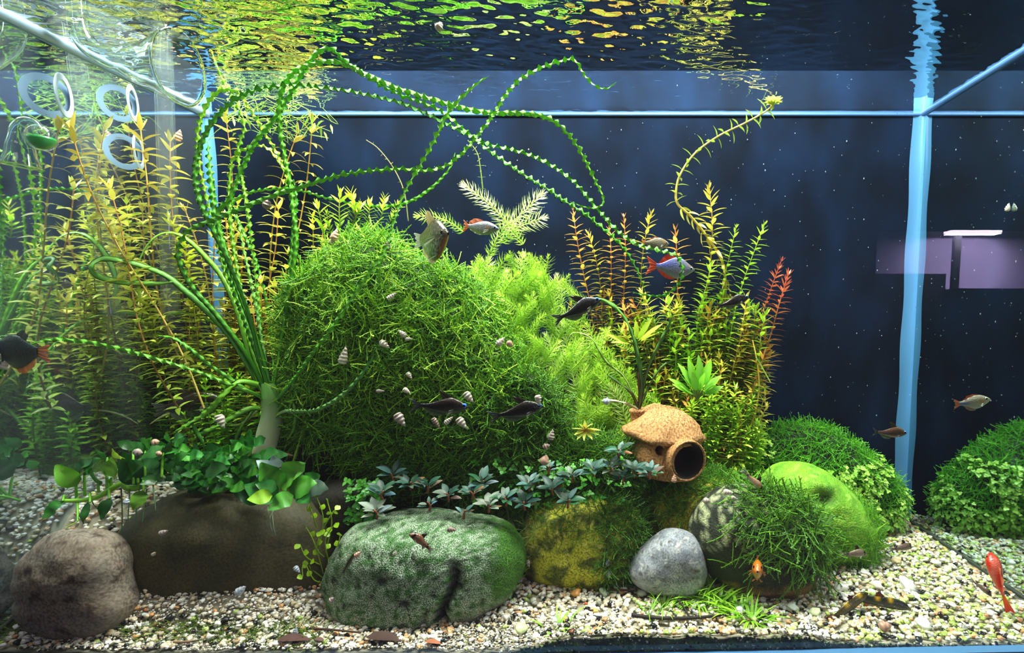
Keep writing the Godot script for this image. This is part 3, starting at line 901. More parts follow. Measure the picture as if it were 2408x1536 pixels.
func right_mound() -> void:
	var out := [1735, 1120, 1760, 1075, 1800, 1035, 1840, 1008, 1890, 998, 1940, 1008, 1990, 1035, 2035, 1070, 2075, 1105, 2105, 1140, 2118, 1180, 2112, 1215, 2080, 1245, 1990, 1265, 1880, 1270, 1780, 1240, 1740, 1180]
	var g := body(out, 0.908, 0.048, 0.006, 14.0, 34, func(p, n): return lin("1c2c12"), 80, 36, 0.7)
	var t := thing("mossy_mound", "low rounded mound of fine dark moss in the right back corner", "moss", g[1])
	obj("dark_rock", g[0], M.core_stone, t)
	var fs := frond_sets(scatter(g[0], 5200, func(p, n): return n.y > -0.3), 0.026, "3a9c0a", "76cc22", 0.75, 0.15)
	for k in 4:
		many("fronds", fronds[k], M.moss, fs[0][k], fs[1][k], t)
	# small round-leaved creeping plant over it
	var lf := Mb.new()
	for k in 3:
		var a := TAU * k / 3
		lf.leaf(Vector3.ZERO, Vector3(cos(a), 0.25, sin(a)), Vector3.UP, 1.0, 0.9, 0.2, 0.15, Color(0.9, 0.9, 0.9), Color(1.1, 1.1, 1.0), 3, 0.0, 0.8)
	lf.tube(PackedVector3Array([Vector3(0, -1.2, 0.1), Vector3(0.1, -0.5, 0), Vector3.ZERO]), 0.09, 0.07, Color(0.8, 0.9, 0.6), Color.WHITE, 3, false)
	var m := lf.mesh()
	for cfg in [["clover_creeper", "pale yellow-green round-leaved creeper spilling over the front of the right moss mound", 1500, func(p, n): return n.y > -0.6 and n.z > -0.2 and (p.y < 0.035 - 0.45 * maxf(-p.x - 0.09, 0.0) or p.x < -0.075) and fn_patch(p) > -0.12, g],
			]:
		var where := []
		var tint := []
		for s in scatter(cfg[4][0], cfg[2], cfg[3]):
			var n: Vector3 = (s[1] + Vector3(0, 0.8, 0.1) + rv(0.5)).normalized()
			var x := n.cross(rv()).normalized()
			where.append(Transform3D(Basis(x, n, x.cross(n)).scaled(Vector3.ONE * r(0.0028, 0.0056)), s[0] + s[1] * r(0.002, 0.016)))
			tint.append(lin("86c832").lerp(lin("c4e86a"), r(0, 1)))
		var c := thing(cfg[0], cfg[1], "plant", cfg[4][1])
		many("foliage", m, M.leaf, where, tint, c)
	M.clover = m

var patch := FastNoiseLite.new()

func fn_patch(p: Vector3) -> float:
	patch.frequency = 14.0
	return patch.get_noise_3dv(p)

# ---------------------------------------------------------------- the clay house
func mushroom_house() -> void:
	var clay := mat("clay", "ffffff", 0.8, {"vertex_color_use_as_albedo": false, "uv1_triplanar": true, "uv1_scale": Vector3.ONE * 9.0, "albedo_texture": noise_tex(0.06, [[0.22, "5c3a1c"], [0.40, "9c6836"], [0.6, "c08c52"], [0.8, "d8b078"]], 6, FastNoiseLite.TYPE_SIMPLEX_SMOOTH, 8),
		"heightmap_enabled": true, "heightmap_texture": noise_tex(0.12, [[0, "000000"], [1, "ffffff"]], 4, FastNoiseLite.TYPE_SIMPLEX_SMOOTH, 9), "heightmap_scale": 0.06})
	var inside := mat("inside_shade", "1a130c", 0.9, {"vertex_color_use_as_albedo": false})  # near-black colour stands for the shade inside the house
	var d := 0.785
	var u := d / F
	var at := P(1562, 1112, d)
	var t := thing("mushroom_house", "terracotta mushroom-shaped ornament with a round doorway and a small round window", "ornament", at)
	var tilt := Basis(Vector3(0, 0, 1), -0.10) * Basis(Vector3(1, 0, 0), 0.06)
	# body: a hollow barrel with the doorway and the window cut through
	var wall := Mb.new()
	var prof := []
	for q in [[0.0, 0.0], [60, 0.0], [76, 6], [86, 24], [88, 48], [82, 74], [74, 96], [0.0, 97]]:
		prof.append(Vector2(q[0] * u, q[1] * u))
	wall.lathe(prof, 40, Color.WHITE)
	var hollow := Mb.new()
	prof = []
	for q in [[0.0, 6], [58, 6], [74, 26], [76, 48], [70, 74], [62, 90], [0.0, 91]]:
		prof.append(Vector2(q[0] * u, q[1] * u))
	hollow.lathe(prof, 40, Color.WHITE)
	var csg := CSGCombiner3D.new()
	csg.name = "body"
	csg.transform = Transform3D(tilt, Vector3.ZERO)
	var a := CSGMesh3D.new()
	a.name = "shell"
	a.mesh = wall.mesh()
	a.material = clay
	csg.add_child(a)
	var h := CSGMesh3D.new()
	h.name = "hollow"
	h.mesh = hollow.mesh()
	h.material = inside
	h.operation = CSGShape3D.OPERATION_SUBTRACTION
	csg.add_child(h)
	for q in [[36, 55, 36, 0.40], [-24, 76, 11, -0.12]]:
		var c := CSGCylinder3D.new()
		c.name = "cut"
		c.radius = q[2] * u
		c.height = 120 * u
		c.sides = 32
		c.material = clay
		c.operation = CSGShape3D.OPERATION_SUBTRACTION
		c.basis = Basis(Vector3(0, 1, 0), q[3]) * Basis(Vector3(1, 0, 0), PI / 2)
		c.position = Vector3(q[0] * u, q[1] * u, 60 * u)
		csg.add_child(c)
	t.add_child(csg)
	# doorway: a short flared tube
	var door := Mb.new()
	prof = []
	for q in [[37, 30], [38, 66], [41, 84], [43, 89], [46, 88], [47, 80], [45, 60], [44, 20], [37, 20], [37, 30]]:
		prof.append(Vector2(q[0] * u, q[1] * u))
	door.lathe(prof, 40, Color.WHITE, Transform3D(Basis(Vector3(0, 1, 0), 0.40) * Basis(Vector3(1, 0, 0), PI / 2), Vector3(9 * u, 55 * u, 16 * u)))
	var dw := obj("doorway", door, clay, t)
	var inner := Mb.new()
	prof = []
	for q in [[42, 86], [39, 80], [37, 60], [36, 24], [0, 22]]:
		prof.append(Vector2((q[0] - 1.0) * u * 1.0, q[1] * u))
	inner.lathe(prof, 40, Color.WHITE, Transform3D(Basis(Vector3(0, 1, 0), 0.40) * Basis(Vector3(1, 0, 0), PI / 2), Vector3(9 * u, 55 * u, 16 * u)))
	obj("doorway_shade", inner, inside, dw)  # dark lining added to paint the shade within the doorway
	# cap: a dome with a thick rounded lip
	var cap := Mb.new()
	prof = []
	for q in [[0, 6], [70, 4], [84, -2], [92, 0], [96, 8], [94, 17], [86, 26], [74, 44], [56, 64], [36, 77], [16, 83], [0, 84]]:
		prof.append(Vector2(q[0] * u, q[1] * u * 0.82))
	cap.lathe(prof, 48, Color.WHITE)
	for k in cap.v.size():
		var p := cap.v[k]
		cap.v[k] = p * (1.0 + 0.25 * nz.get_noise_3d(p.x * 900, p.y * 900, p.z * 900))
	var c2 := obj("cap", cap, clay, t)
	c2.transform = Transform3D(tilt, Vector3(0, 92 * u, 0))
	# chimney on its left, from which a narrow-leaved plant grows
	var ch := Mb.new()
	prof = []
	for q in [[20, -30], [21, 10], [24, 14], [24, 20], [18, 20], [16, 12], [15, -30]]:
		prof.append(Vector2(q[0] * u, q[1] * u))
	ch.lathe(prof, 24, Color.WHITE)
	var c3 := obj("chimney", ch, clay, t)
	c3.transform = Transform3D(Basis(Vector3(0, 0, 1), 0.08), Vector3(-60 * u, 134 * u, -10 * u))

# ---------------------------------------------------------------- ribbons
func ruffle(pts: PackedVector3Array, wpx: float, amp: float, ca: Color, cb: Color, twist := 0.0, seed := 0.0, wl := 0.0108) -> Mb:
	var b := Mb.new()
	var q := even(pts, wl / 8.0)
	var n := q.size()
	var view := Vector3(0, 0.15, 1).normalized()
	var f := b.v.size()
	for k in n:
		var t := (q[mini(k + 2, n - 1)] - q[maxi(k - 2, 0)]).normalized()
		var s := float(k) / (n - 1)
		var side := t.cross(view)
		if side.length() < 0.05:
			side = Vector3.RIGHT
		side = side.normalized().rotated(t, twist * s + 0.5 * sin(s * 9.0 + seed))
		var nn := side.cross(t)
		var tip := minf(1.0, (1.0 - s) * 9.0)
		var base := lerpf(0.75, 1.0, smoothstep(0.0, 0.25, s))
		var w := wpx * 0.42 * (-q[k].z) / F * sqrt(tip) * base
		var ph := TAU * k / 8.0
		var on := amp * smoothstep(0.03, 0.35, s)
		var wob := sin(ph + sin(ph * 0.37 + seed) * 0.8)
		var wob2 := sin(ph + 2.3 + sin(ph * 0.29 + seed) * 0.8)
		var rim := w * (1.0 - 0.30 * on)
		var col := ca.lerp(cb, s)
		var pale := col.lerp(Color(0.62, 0.75, 0.30), 0.18)
		b.add(q[k] - side * rim * (1.0 + 0.35 * on * wob2) + nn * w * on * 0.95 * wob, col)
		b.add(q[k] - side * w * 0.36 + nn * w * 0.05 + nn * w * on * 0.30 * wob, col)
		b.add(q[k] + nn * w * 0.34, pale)
		b.add(q[k] + side * w * 0.36 + nn * w * 0.05 + nn * w * on * 0.30 * wob2, col)
		b.add(q[k] + side * rim * (1.0 + 0.35 * on * wob) + nn * w * on * 0.95 * wob2, col)
		b.add(q[k] - nn * w * 0.22, col)
	b.grid(f, n, 6, true)
	return b

func crinum() -> void:
	var d := 0.745
	var base := P(620, 1078, d)
	var t := thing("crinkled_leaf_plant", "tall bulb plant with very long crinkled cord-like green leaves arching over the tank", "plant", base)
	var g := func(b: Mb, called: String, m = M.leaf) -> MeshInstance3D:
		for k in b.v.size():
			b.v[k] -= base
		return obj(called, b, m, t)
	var bulb := Mb.new()
	var pts := path([614, 1082, d, 622, 1056, d, 632, 1015, d, 642, 975, d, 641, 935, d, 634, 900, d + 0.004], 6)
	var f := 0
	var rad := [17, 25, 26, 25, 23, 19]
	for k in pts.size():
		var s := 5.0 * k / (pts.size() - 1)
		var w := lerpf(rad[int(s)], rad[mini(int(s) + 1, 5)], fposmod(s, 1.0)) * d / F
		for j in 16:
			var a := TAU * j / 16
			bulb.add(pts[k] + Vector3(cos(a) * w, 0, sin(a) * w), lin("e8efc0").lerp(lin("5f9a3c"), smoothstep(1.0, 4.5, s + 0.3 * sin(a * 3.0))))
	bulb.grid(0, pts.size(), 16, true)
	g.call(bulb, "bulb", M.stem)
	for q in [[612, 1076, 596, 1100, 590, 1118], [622, 1080, 620, 1108, 612, 1130], [632, 1078, 645, 1102, 640, 1125], [608, 1066, 588, 1062, 560, 1062], [634, 1068, 660, 1066, 690, 1072]]:
		var rt := Mb.new()
		rt.tube(smooth([P(q[0], q[1], d), P(q[2], q[3], d - 0.006), P(q[4], q[5], d - 0.002)], 6), 0.0035, 0.0012, lin("e6dfa0"), lin("b98a58"), 6)
		g.call(rt, "root", M.stem)
	var A := "54b010"
	var B := "76cc1a"
	var dk := "3c9412"
	var lt := "8fd626"
	var L := [
		# the long loop that swings back at the left and runs right to a hooked tip
		[[628, 935, .745, 600, 870, .735, 555, 800, .72, 500, 730, .71, 455, 680, .705, 427, 630, .70, 419, 585, .70, 440, 545, .70, 490, 520, .70, 560, 493, .70, 640, 461, .70, 720, 435, .70, 800, 412, .70, 870, 402, .70, 940, 397, .70, 1000, 401, .70, 1045, 391, .70, 1085, 362, .70, 1122, 320, .70, 1162, 268, .70, 1186, 228, .70, 1222, 188, .70, 1275, 158, .70, 1340, 139, .70, 1357, 148, .70, 1377, 180, .70, 1402, 203, .70, 1428, 208, .70, 1450, 192, .70], 17, 0.9, dk, B, 2.0],
		# dark one: up the left side, over the top and down to the right, ending in a loop
		[[632, 920, .745, 612, 850, .745, 585, 740, .74, 540, 620, .735, 490, 520, .73, 466, 460, .73, 459, 400, .73, 472, 340, .73, 500, 285, .725, 535, 248, .72, 575, 220, .72, 640, 203, .72, 710, 200, .72, 760, 206, .72, 810, 212, .72, 870, 224, .72, 940, 241, .72, 1000, 266, .72, 1060, 296, .72, 1110, 322, .72, 1150, 340, .72, 1200, 351, .72, 1250, 366, .72, 1300, 391, .72, 1350, 428, .72, 1392, 476, .72, 1430, 520, .72, 1460, 550, .72, 1500, 575, .72, 1545, 588, .72, 1588, 600, .72, 1604, 630, .72, 1597, 665, .72, 1562, 694, .72, 1515, 694, .725, 1485, 686, .73], 17, 0.9, dk, A, 3.0],
		# the one that peaks near the surface and comes back in a hoop at the far right
		[[642, 915, .745, 655, 840, .745, 672, 740, .745, 688, 640, .745, 696, 560, .745, 690, 500, .745, 682, 430, .745, 669, 365, .745, 660, 315, .74, 657, 262, .735, 663, 212, .73, 688, 172, .725, 720, 155, .72, 760, 146, .72, 800, 147, .72, 840, 165, .72, 890, 188, .715, 935, 208, .715, 985, 224, .715, 1040, 241, .715, 1100, 257, .715, 1160, 266, .715, 1215, 266, .715, 1270, 272, .715, 1312, 292, .715, 1350, 333, .715, 1378, 380, .715, 1402, 430, .715, 1418, 462, .715, 1414, 484, .715, 1392, 490, .715, 1362, 483, .715, 1338, 472, .715], 17, 0.85, A, B, 1.0],
		# its neighbour with the higher peak, running down right behind the yellow tips
		[[636, 915, .75, 620, 850, .75, 590, 760, .75, 560, 680, .75, 530, 590, .75, 512, 505, .75, 540, 467, .75, 567, 402, .75, 600, 335, .745, 647, 277, .74, 685, 218, .735, 700, 190, .73, 727, 148, .725, 750, 121, .72, 778, 114, .72, 800, 133, .72, 830, 158, .72, 880, 190, .722, 940, 222, .722, 990, 240, .722, 1040, 262, .722, 1070, 288, .725, 1105, 316, .725, 1145, 350, .725, 1190, 382, .725, 1240, 416, .725, 1290, 446, .725, 1330, 474, .725, 1372, 500, .725, 1405, 527, .73, 1440, 556, .73, 1475, 595, .735, 1500, 640, .74, 1518, 688, .75], 17, 0.9, A, A, 2.4],
		# straight one slanting up right across the moss
		[[648, 945, .745, 668, 921, .70, 700, 880, .665, 733, 832, .645, 767, 790, .635, 805, 735, .635, 843, 678, .64, 880, 628, .645, 910, 578, .655, 927, 520, .665, 948, 460, .675, 972, 415, .68, 1002, 365, .68, 1030, 312, .68, 1052, 268, .68, 1082, 232, .68, 1120, 198, .68, 1152, 178, .68], 15, 0.9, dk, B, 1.4],
		# outer bend at the left, its yellow light put into the leaf colour
		[[627, 930, .755, 600, 850, .77, 560, 740, .78, 525, 620, .785, 500, 520, .785, 480, 440, .78, 466, 370, .775, 467, 300, .77, 490, 240, .77, 520, 212, .77, 560, 217, .77, 582, 248, .77, 606, 285, .77, 622, 312, .77, 640, 340, .77, 660, 378, .77, 674, 415, .77, 670, 440, .77, 645, 462, .77], 16, 0.9, "69b51c", "a4dc2a", 2.0],
		# small inner arch
		[[622, 925, .765, 600, 840, .78, 575, 720, .79, 552, 600, .79, 540, 500, .79, 540, 430, .79, 548, 375, .79, 575, 350, .79, 617, 343, .79, 645, 364, .79, 668, 400, .79, 690, 440, .79], 13, 0.8, "6ab422", "9cd22c", 2.0],
		# one rising to the surface at the left of the middle
		[[630, 915, .80, 615, 800, .81, 600, 640, .82, 580, 480, .82, 560, 360, .82, 575, 300, .815, 560, 250, .81, 530, 200, .80, 508, 150, .79, 498, 118, .78], 14, 0.9, "5aa61c", "8ac82a", 1.0],
		# dull one at the back
		[[640, 930, .80, 640, 800, .84, 610, 640, .86, 560, 520, .87, 545, 480, .87, 600, 450, .87, 690, 446, .87, 770, 466, .87, 850, 482, .87, 920, 484, .87, 970, 471, .87, 1013, 443, .87, 1042, 415, .87, 1062, 388, .87, 1071, 356, .87], 11, 0.7, dk, A, 1.0],
		# low ones to the left
		[[628, 950, .742, 600, 929, .725, 550, 909, .71, 467, 875, .69, 383, 849, .67, 300, 825, .66, 213, 806, .65, 133, 798, .64, 90, 804, .635, 62, 815, .632], 14, 0.75, "7cc83a", "62bc1c", 0.4],
		[[622, 935, .745, 583, 919, .73, 533, 885, .72, 493, 859, .715, 450, 823, .71, 410, 796, .71, 370, 789, .71], 13, 0.5, "6cc02c", "55b01c", 0.8],
		# bright plain arch at the left
		[[618, 925, .755, 590, 850, .76, 555, 730, .77, 520, 650, .775, 480, 600, .78, 445, 566, .78, 410, 548, .78, 375, 552, .78, 345, 580, .78, 325, 625, .78, 322, 670, .78, 333, 705, .78], 15, 0.12, "78c41c", "8ccc3a", 0.5],
		# flat hoop
		[[612, 915, .76, 575, 850, .76, 530, 780, .755, 480, 725, .75, 435, 684, .745, 390, 648, .74, 330, 624, .735, 275, 611, .715, 235, 610, .71, 213, 628, .70, 232, 650, .71, 290, 664, .725, 360, 667, .735, 410, 663, .74], 18, 0.1, "4fa03c", "7cbc4a", 0.3],
		[[614, 920, .765, 585, 840, .80, 540, 780, .81, 490, 752, .81, 440, 737, .815, 395, 740, .82, 365, 768, .82], 13, 0.4, "7cc02c", "8cc840", 0.5],
		# strap leaves hanging to the lower left
		[[607, 905, .73, 560, 898, .715, 520, 935, .70, 493, 965, .70, 455, 990, .70, 410, 1016, .70], 22, 0.35, "7cc81c", "6cb81c", 0.3],
		[[612, 960, .745, 585, 962, .735, 540, 985, .72, 500, 1008, .715, 470, 1022, .715], 18, 0.35, "72be1c", "6cb42a", 0.3],
		[[610, 905, .80, 560, 930, .82, 548, 980, .82, 575, 1030, .82, 590, 1065, .82], 16, 0.2, "68a838", "4c8a2c", 0.2],
		[[600, 960, .77, 570, 1000, .77, 552, 1040, .77, 545, 1075, .77], 12, 0.3, "5aa024", "4c901c", 0.2],
		[[448, 990, .70, 462, 1015, .70, 478, 1045, .70, 482, 1070, .70], 14, 0.2, "4fae2a", "3c8c1c", 0.2],
		[[626, 945, .76, 560, 1000, .78, 500, 975, .79, 440, 965, .79, 385, 978, .79, 350, 1000, .79], 8, 0.3, "b9c86a", "c6cc80", 0.2],
		# short pale one to the right and the one lying before the moss
		[[640, 985, .742, 668, 968, .72, 705, 968, .69, 745, 964, .665, 790, 940, .65, 832, 904, .64, 866, 858, .64, 880, 832, .64], 14, 0.6, "9fd078", "2f8a2a", 0.6],
		[[652, 965, .738, 672, 945, .73, 688, 950, .725, 694, 975, .722, 690, 1010, .722, 672, 1040, .725], 12, 0.35, "7cc02c", "5a9a1c", 0.2],
		[[690, 1085, .735, 700, 1050, .732, 712, 1010, .73, 716, 985, .73], 9, 0.5, "a9d83a", "8cc42a", 0.4],
		[[640, 925, .75, 655, 840, .755, 668, 740, .76, 680, 640, .765, 690, 540, .765, 696, 470, .765, 690, 420, .765], 14, 0.8, "3c9426", "46a01c", 1.0],
		[[630, 920, .755, 605, 830, .76, 570, 730, .76, 540, 640, .76, 515, 560, .76, 503, 480, .76, 494, 400, .76, 488, 330, .76], 20, 0.8, "48a428", "5ab82a", 1.2],
		[[634, 915, .77, 622, 830, .775, 605, 740, .78, 585, 640, .78, 568, 560, .78, 552, 480, .78], 11, 0.8, "9ad87a", "84c83a", 1.2]]
	var s := 0.0
	for q in L:
		s += 1.7
		g.call(ruffle(path(q[0], 8), q[1], q[2], lin(q[3]), lin(q[4]), q[5], s), "leaf")

# ---------------------------------------------------------------- stem plants
# a stem along pts with leaves at every node: [stem, foliage]
func sprig(pts: PackedVector3Array, o: Dictionary) -> Array:
	var st := Mb.new()
	var fo := Mb.new()
	var len := 0.0
	for k in pts.size() - 1:
		len += pts[k].distance_to(pts[k + 1])
	st.tube(pts, o.rad, o.rad * 0.6, lin(o.s0), lin(o.s1), 5)
	var q := even(pts, o.gap)
	var n := q.size()
	var turn := r(0, TAU)
	for k in n:
		var s := float(k) / maxf(n - 1, 1)
		if s < o.get("bare", 0.0):
			continue
		var t := (q[mini(k + 1, n - 1)] - q[maxi(k - 1, 0)]).normalized()
		if n < 2:
			t = Vector3.UP
		var x := t.cross(Vector3(0.3, 0.2, 1)).normalized()
		var z := x.cross(t)
		var top := smoothstep(1.0 - o.get("crown", 0.12), 1.0, s)
		var l: float = o.len * r(0.75, 1.15) * lerpf(1.0, o.get("tip", 0.55), top) * lerpf(o.get("low", 0.7), 1.0, smoothstep(0.0, 0.4, s))
		turn += o.get("spin", 1.35) + r(-0.25, 0.25)
		var c0: Color = lin(o.c0).lerp(lin(o.c1), clampf(s + r(-0.15, 0.15), 0, 1)) * r(0.8, 1.15)
		for j in o.n:
			var a: float = turn + TAU * j / o.n + r(-0.15, 0.15)
			var out := x * cos(a) + z * sin(a)
			var lift: float = lerpf(o.get("lift", 0.35), 1.9, top) + r(-0.12, 0.12)
			var dir := (out + t * lift).normalized()
			if o.get("needle", false):
				var side: Vector3 = dir.cross(Vector3(0.1, 0.3, 1)).normalized() * o.wid * 0.5
				var m := q[k] + dir * l * 0.55
				var e := q[k] + dir * l + t * l * 0.12
				var f := fo.add(q[k] - side * 0.6, c0)
				fo.add(q[k] + side * 0.6, c0)
				fo.add(m - side, c0)
				fo.add(m + side, c0)
				fo.add(e, c0 * 1.1)
				fo.quad(f, f + 1, f + 3, f + 2)
				fo.tri(f + 2, f + 3, f + 4)
			else:
				fo.leaf(q[k], dir, t + out * 0.01, l, o.wid * l / o.len, o.get("droop", 0.35) * (1.0 - top), 0.25, c0 * 0.92, c0 * 1.08, 4, 0.0, 0.75)
	return [st, fo]

func straight(len: float, wob: float) -> PackedVector3Array:
	var q := []
	var a := rv(wob)
	var b := rv(wob)
	for k in 6:
		var t := k / 5.0
		q.append(Vector3(a.x * sin(PI * t) + b.x * sin(TAU * t) * 0.5, len * t, a.z * sin(PI * t) + b.z * sin(TAU * t) * 0.5))
	return smooth(q, 5)

var stock := {}

# stem plants of a kind are made in a few lengths and copied
func stock_up(kind: String, lens: Array, o: Dictionary, each := 2) -> void:
	stock[kind] = []
	for l in lens:
		for k in each:
			var g := sprig(straight(l, l * 0.05), o)
			stock[kind].append([l, g[0].mesh(), g[1].mesh()])

func plant_stem(kind: String, called: String, label: String, group: String, foot: Vector3, tip: Vector3) -> Node3D:
	var v := tip - foot
	var best = null
	for q in stock[kind]:
		if best == null or absf(q[0] - v.length()) + r(0, 0.012) < absf(best[0] - v.length()):
			best = q
	var t := thing(called, label, "plant", foot, group)
	var y := v.normalized()
	var x := y.cross(Vector3(r(-1, 1), 0, r(-1, 1)).normalized()).normalized()
	t.basis = Basis(x, y, x.cross(y)).scaled(Vector3.ONE * (v.length() / best[0]))
	inst("stem", best[1], M.stem, t)
	var fo := inst("foliage", best[2], M.leaf, t)
	fo.set_meta("kind", "stuff")
	return t

func along(called: String, label: String, pts: PackedVector3Array, o: Dictionary, group := "") -> Node3D:
	var foot := pts[0]
	var t := thing(called, label, "plant", foot, group)
	var l := PackedVector3Array()
	for p in pts:
		l.append(p - foot)
	var g := sprig(l, o)
	obj("stem", g[0], M.stem, t)
	var fo := obj("foliage", g[1], M.leaf, t)
	fo.set_meta("kind", "stuff")
	return t

func stems_left() -> void:
	stock_up("olive", [0.13, 0.18, 0.24, 0.30, 0.37], {"gap": 0.0105, "n": 3, "len": 0.025, "wid": 0.0078, "rad": 0.0011, "s0": "5a5a1c", "s1": "a08a2c", "c0": "94cc2c", "c1": "dce44c", "droop": 0.5, "crown": 0.10, "lift": 0.35})
	stock_up("gold", [0.15, 0.22, 0.30, 0.38, 0.46], {"gap": 0.0135, "n": 3, "len": 0.028, "wid": 0.0088, "rad": 0.0013, "s0": "7a5a24", "s1": "b87a3a", "c0": "b0d040", "c1": "e0d464", "droop": 0.55, "crown": 0.08, "lift": 0.35, "tip": 0.8})
	stock_up("brown", [0.30, 0.40, 0.48], {"gap": 0.016, "n": 3, "len": 0.028, "wid": 0.0075, "rad": 0.0015, "s0": "b09a40", "s1": "b88c3c", "c0": "b0bc4c", "c1": "c8b450", "droop": 0.75, "crown": 0.07, "lift": 0.4, "tip": 0.9, "bare": 0.1}, 3)
	stock_up("low_green", [0.08, 0.12, 0.16], {"gap": 0.008, "n": 4, "len": 0.015, "wid": 0.0058, "rad": 0.0011, "s0": "4a5a1c", "s1": "7a9a2c", "c0": "66bc1c", "c1": "a4e034", "droop": 0.4, "crown": 0.15, "lift": 0.4})
	var k := 0
	for q in 92:                                             # the dense stand
		var x := r(-0.655, -0.335)
		var z := -r(0.80, 0.945)
		if z > -0.84 and x > -0.45:
			z -= 0.05
		var foot := Vector3(x, ground(x, z) - 0.004, z)
		var top := r(0.33, 0.50) + 0.05 * sin(x * 40.0)
		var kind: String = ["olive", "gold", "olive", "gold", "olive"][q % 5]
		var lab: String = ["yellow-green", "golden-leaved"][0 if kind == "olive" else 1] + " stem plant of the left stand, " + ["nearest the left glass", "in its middle", "right behind the bulb plant"][0 if x < -0.56 else (1 if x < -0.45 else 2)] + (", back row" if z < -0.885 else ", front row")
		plant_stem(kind, "stem_plant", lab, lab, foot, Vector3(x + r(-0.03, 0.03), top, z + r(-0.02, 0.01)))
	for q in 40:
		var x := r(-0.66, -0.34)
		var z := -r(0.76, 0.86)
		plant_stem("low_green", "low_stem_plant", "short fresh green stem at the foot of the left stand, " + ["beside the left glass", "behind the trailing plant", "behind the strap leaves"][0 if x < -0.56 else (1 if x < -0.45 else 2)], "short stems in front of the left stand", Vector3(x, ground(x, z) - 0.004, z), Vector3(x + r(-0.02, 0.02), ground(x, z) + r(0.07, 0.15), z + r(-0.02, 0.02)))
	for q in [["brown", 560, 930, 735, 285, 0.93, "tall brown stem slanting right, its tip near the waterline above the moss dome"], ["brown", 600, 960, 700, 310, 0.94, "tall thin brown stem just left of the slanting one, tip below the waterline"],
			["gold", 545, 900, 530, 265, 0.90, "tall golden stem reaching the waterline beside the left corner seam"], ["brown", 520, 900, 430, 480, 0.86, "brown stem leaning left behind the glass pipe"],
			["brown", 470, 930, 330, 300, 0.80, "tall orange-brown stem in front of the left glass beside the lower suction ring"], ["gold", 450, 940, 400, 330, 0.82, "tall golden stem between the glass pipe and the left glass"],
			["brown", 480, 960, 165, 300, 0.715, "curved orange-brown stem close to the left glass, right of the glass bubble"], ["gold", 420, 960, 255, 430, 0.745, "golden stem close to the left glass below the suction rings"],
			["olive", 590, 900, 560, 470, 0.90, "yellow-green stem standing above the left stand"], ["gold", 640, 930, 655, 480, 0.92, "golden stem directly behind the upright crinkled leaves"],
			["olive", 700, 900, 735, 500, 0.93, "yellow-green stem peeking out left of the moss dome"], ["gold", 720, 860, 760, 540, 0.92, "golden stem rising at the left shoulder of the moss dome"]]:
		plant_stem(q[0], "tall_stem_plant", q[6], "", P(q[1], q[2], q[5]), P(q[3], q[4], q[5] - 0.005))
	# a floating tangle of fine stems under the surface
	for q in [[640, 270, 0.90, "feathery pale green tangle floating under the surface behind the crinkled leaves"]]:
		var t := thing("floating_tuft", q[3], "plant", P(q[0], q[1], q[2]))
		var b := Mb.new()
		for j in 60:
			var p := Vector3(r(-0.07, 0.06), r(-0.03, 0.02), r(-0.03, 0.03))
			b.tube(smooth([p, p + Vector3(r(-0.03, 0.03), r(-0.02, 0.02), r(-0.02, 0.02)), p + Vector3(r(-0.05, 0.05), r(-0.03, 0.03), r(-0.02, 0.02))], 4), 0.0006, 0.0004, lin("8ab83a"), lin("a8cc5a"), 3, false)
		for j in 50:
			var p := Vector3(r(-0.07, 0.08), r(-0.03, 0.03), r(-0.03, 0.03))
			b.leaf(p, rv() + Vector3(0, 0.2, 0), Vector3.UP, 0.02, 0.004, 0.4, 0.2, lin("7ca83a"), lin("a8c85a"), 3)
		obj("strands", b, M.leaf, t).set_meta("kind", "stuff")
	# yellow tips over the crown of the dome
	stock_up("crest", [0.05, 0.08], {"gap": 0.006, "n": 2, "len": 0.022, "wid": 0.0055, "rad": 0.0011, "s0": "6a7a1c", "s1": "a8a83a", "c0": "8ac81c", "c1": "d0e04a", "droop": 0.2, "crown": 0.3, "lift": 0.7, "spin": 0.5}, 3)
	for q in [[765, 560, 745, 480], [800, 545, 800, 452], [835, 535, 825, 450], [862, 530, 870, 470], [890, 525, 905, 462], [915, 525, 935, 478], [820, 540, 850, 478], [780, 555, 768, 500]]:
		plant_stem("crest", "crest_plant", "yellow-green leafy shoot crowning the moss dome", "leafy shoots on top of the moss dome", P(q[0], q[1], 0.86), P(q[2], q[3], 0.855))

func thicket(px: float, py: float) -> String:
	return ["high", "halfway up", "low"][0 if py < 730 else (1 if py < 870 else 2)] + " in the middle thicket, " + ["against the moss dome", "at its centre", "beside the right-hand group"][0 if px < 1230 else (1 if px < 1360 else 2)]

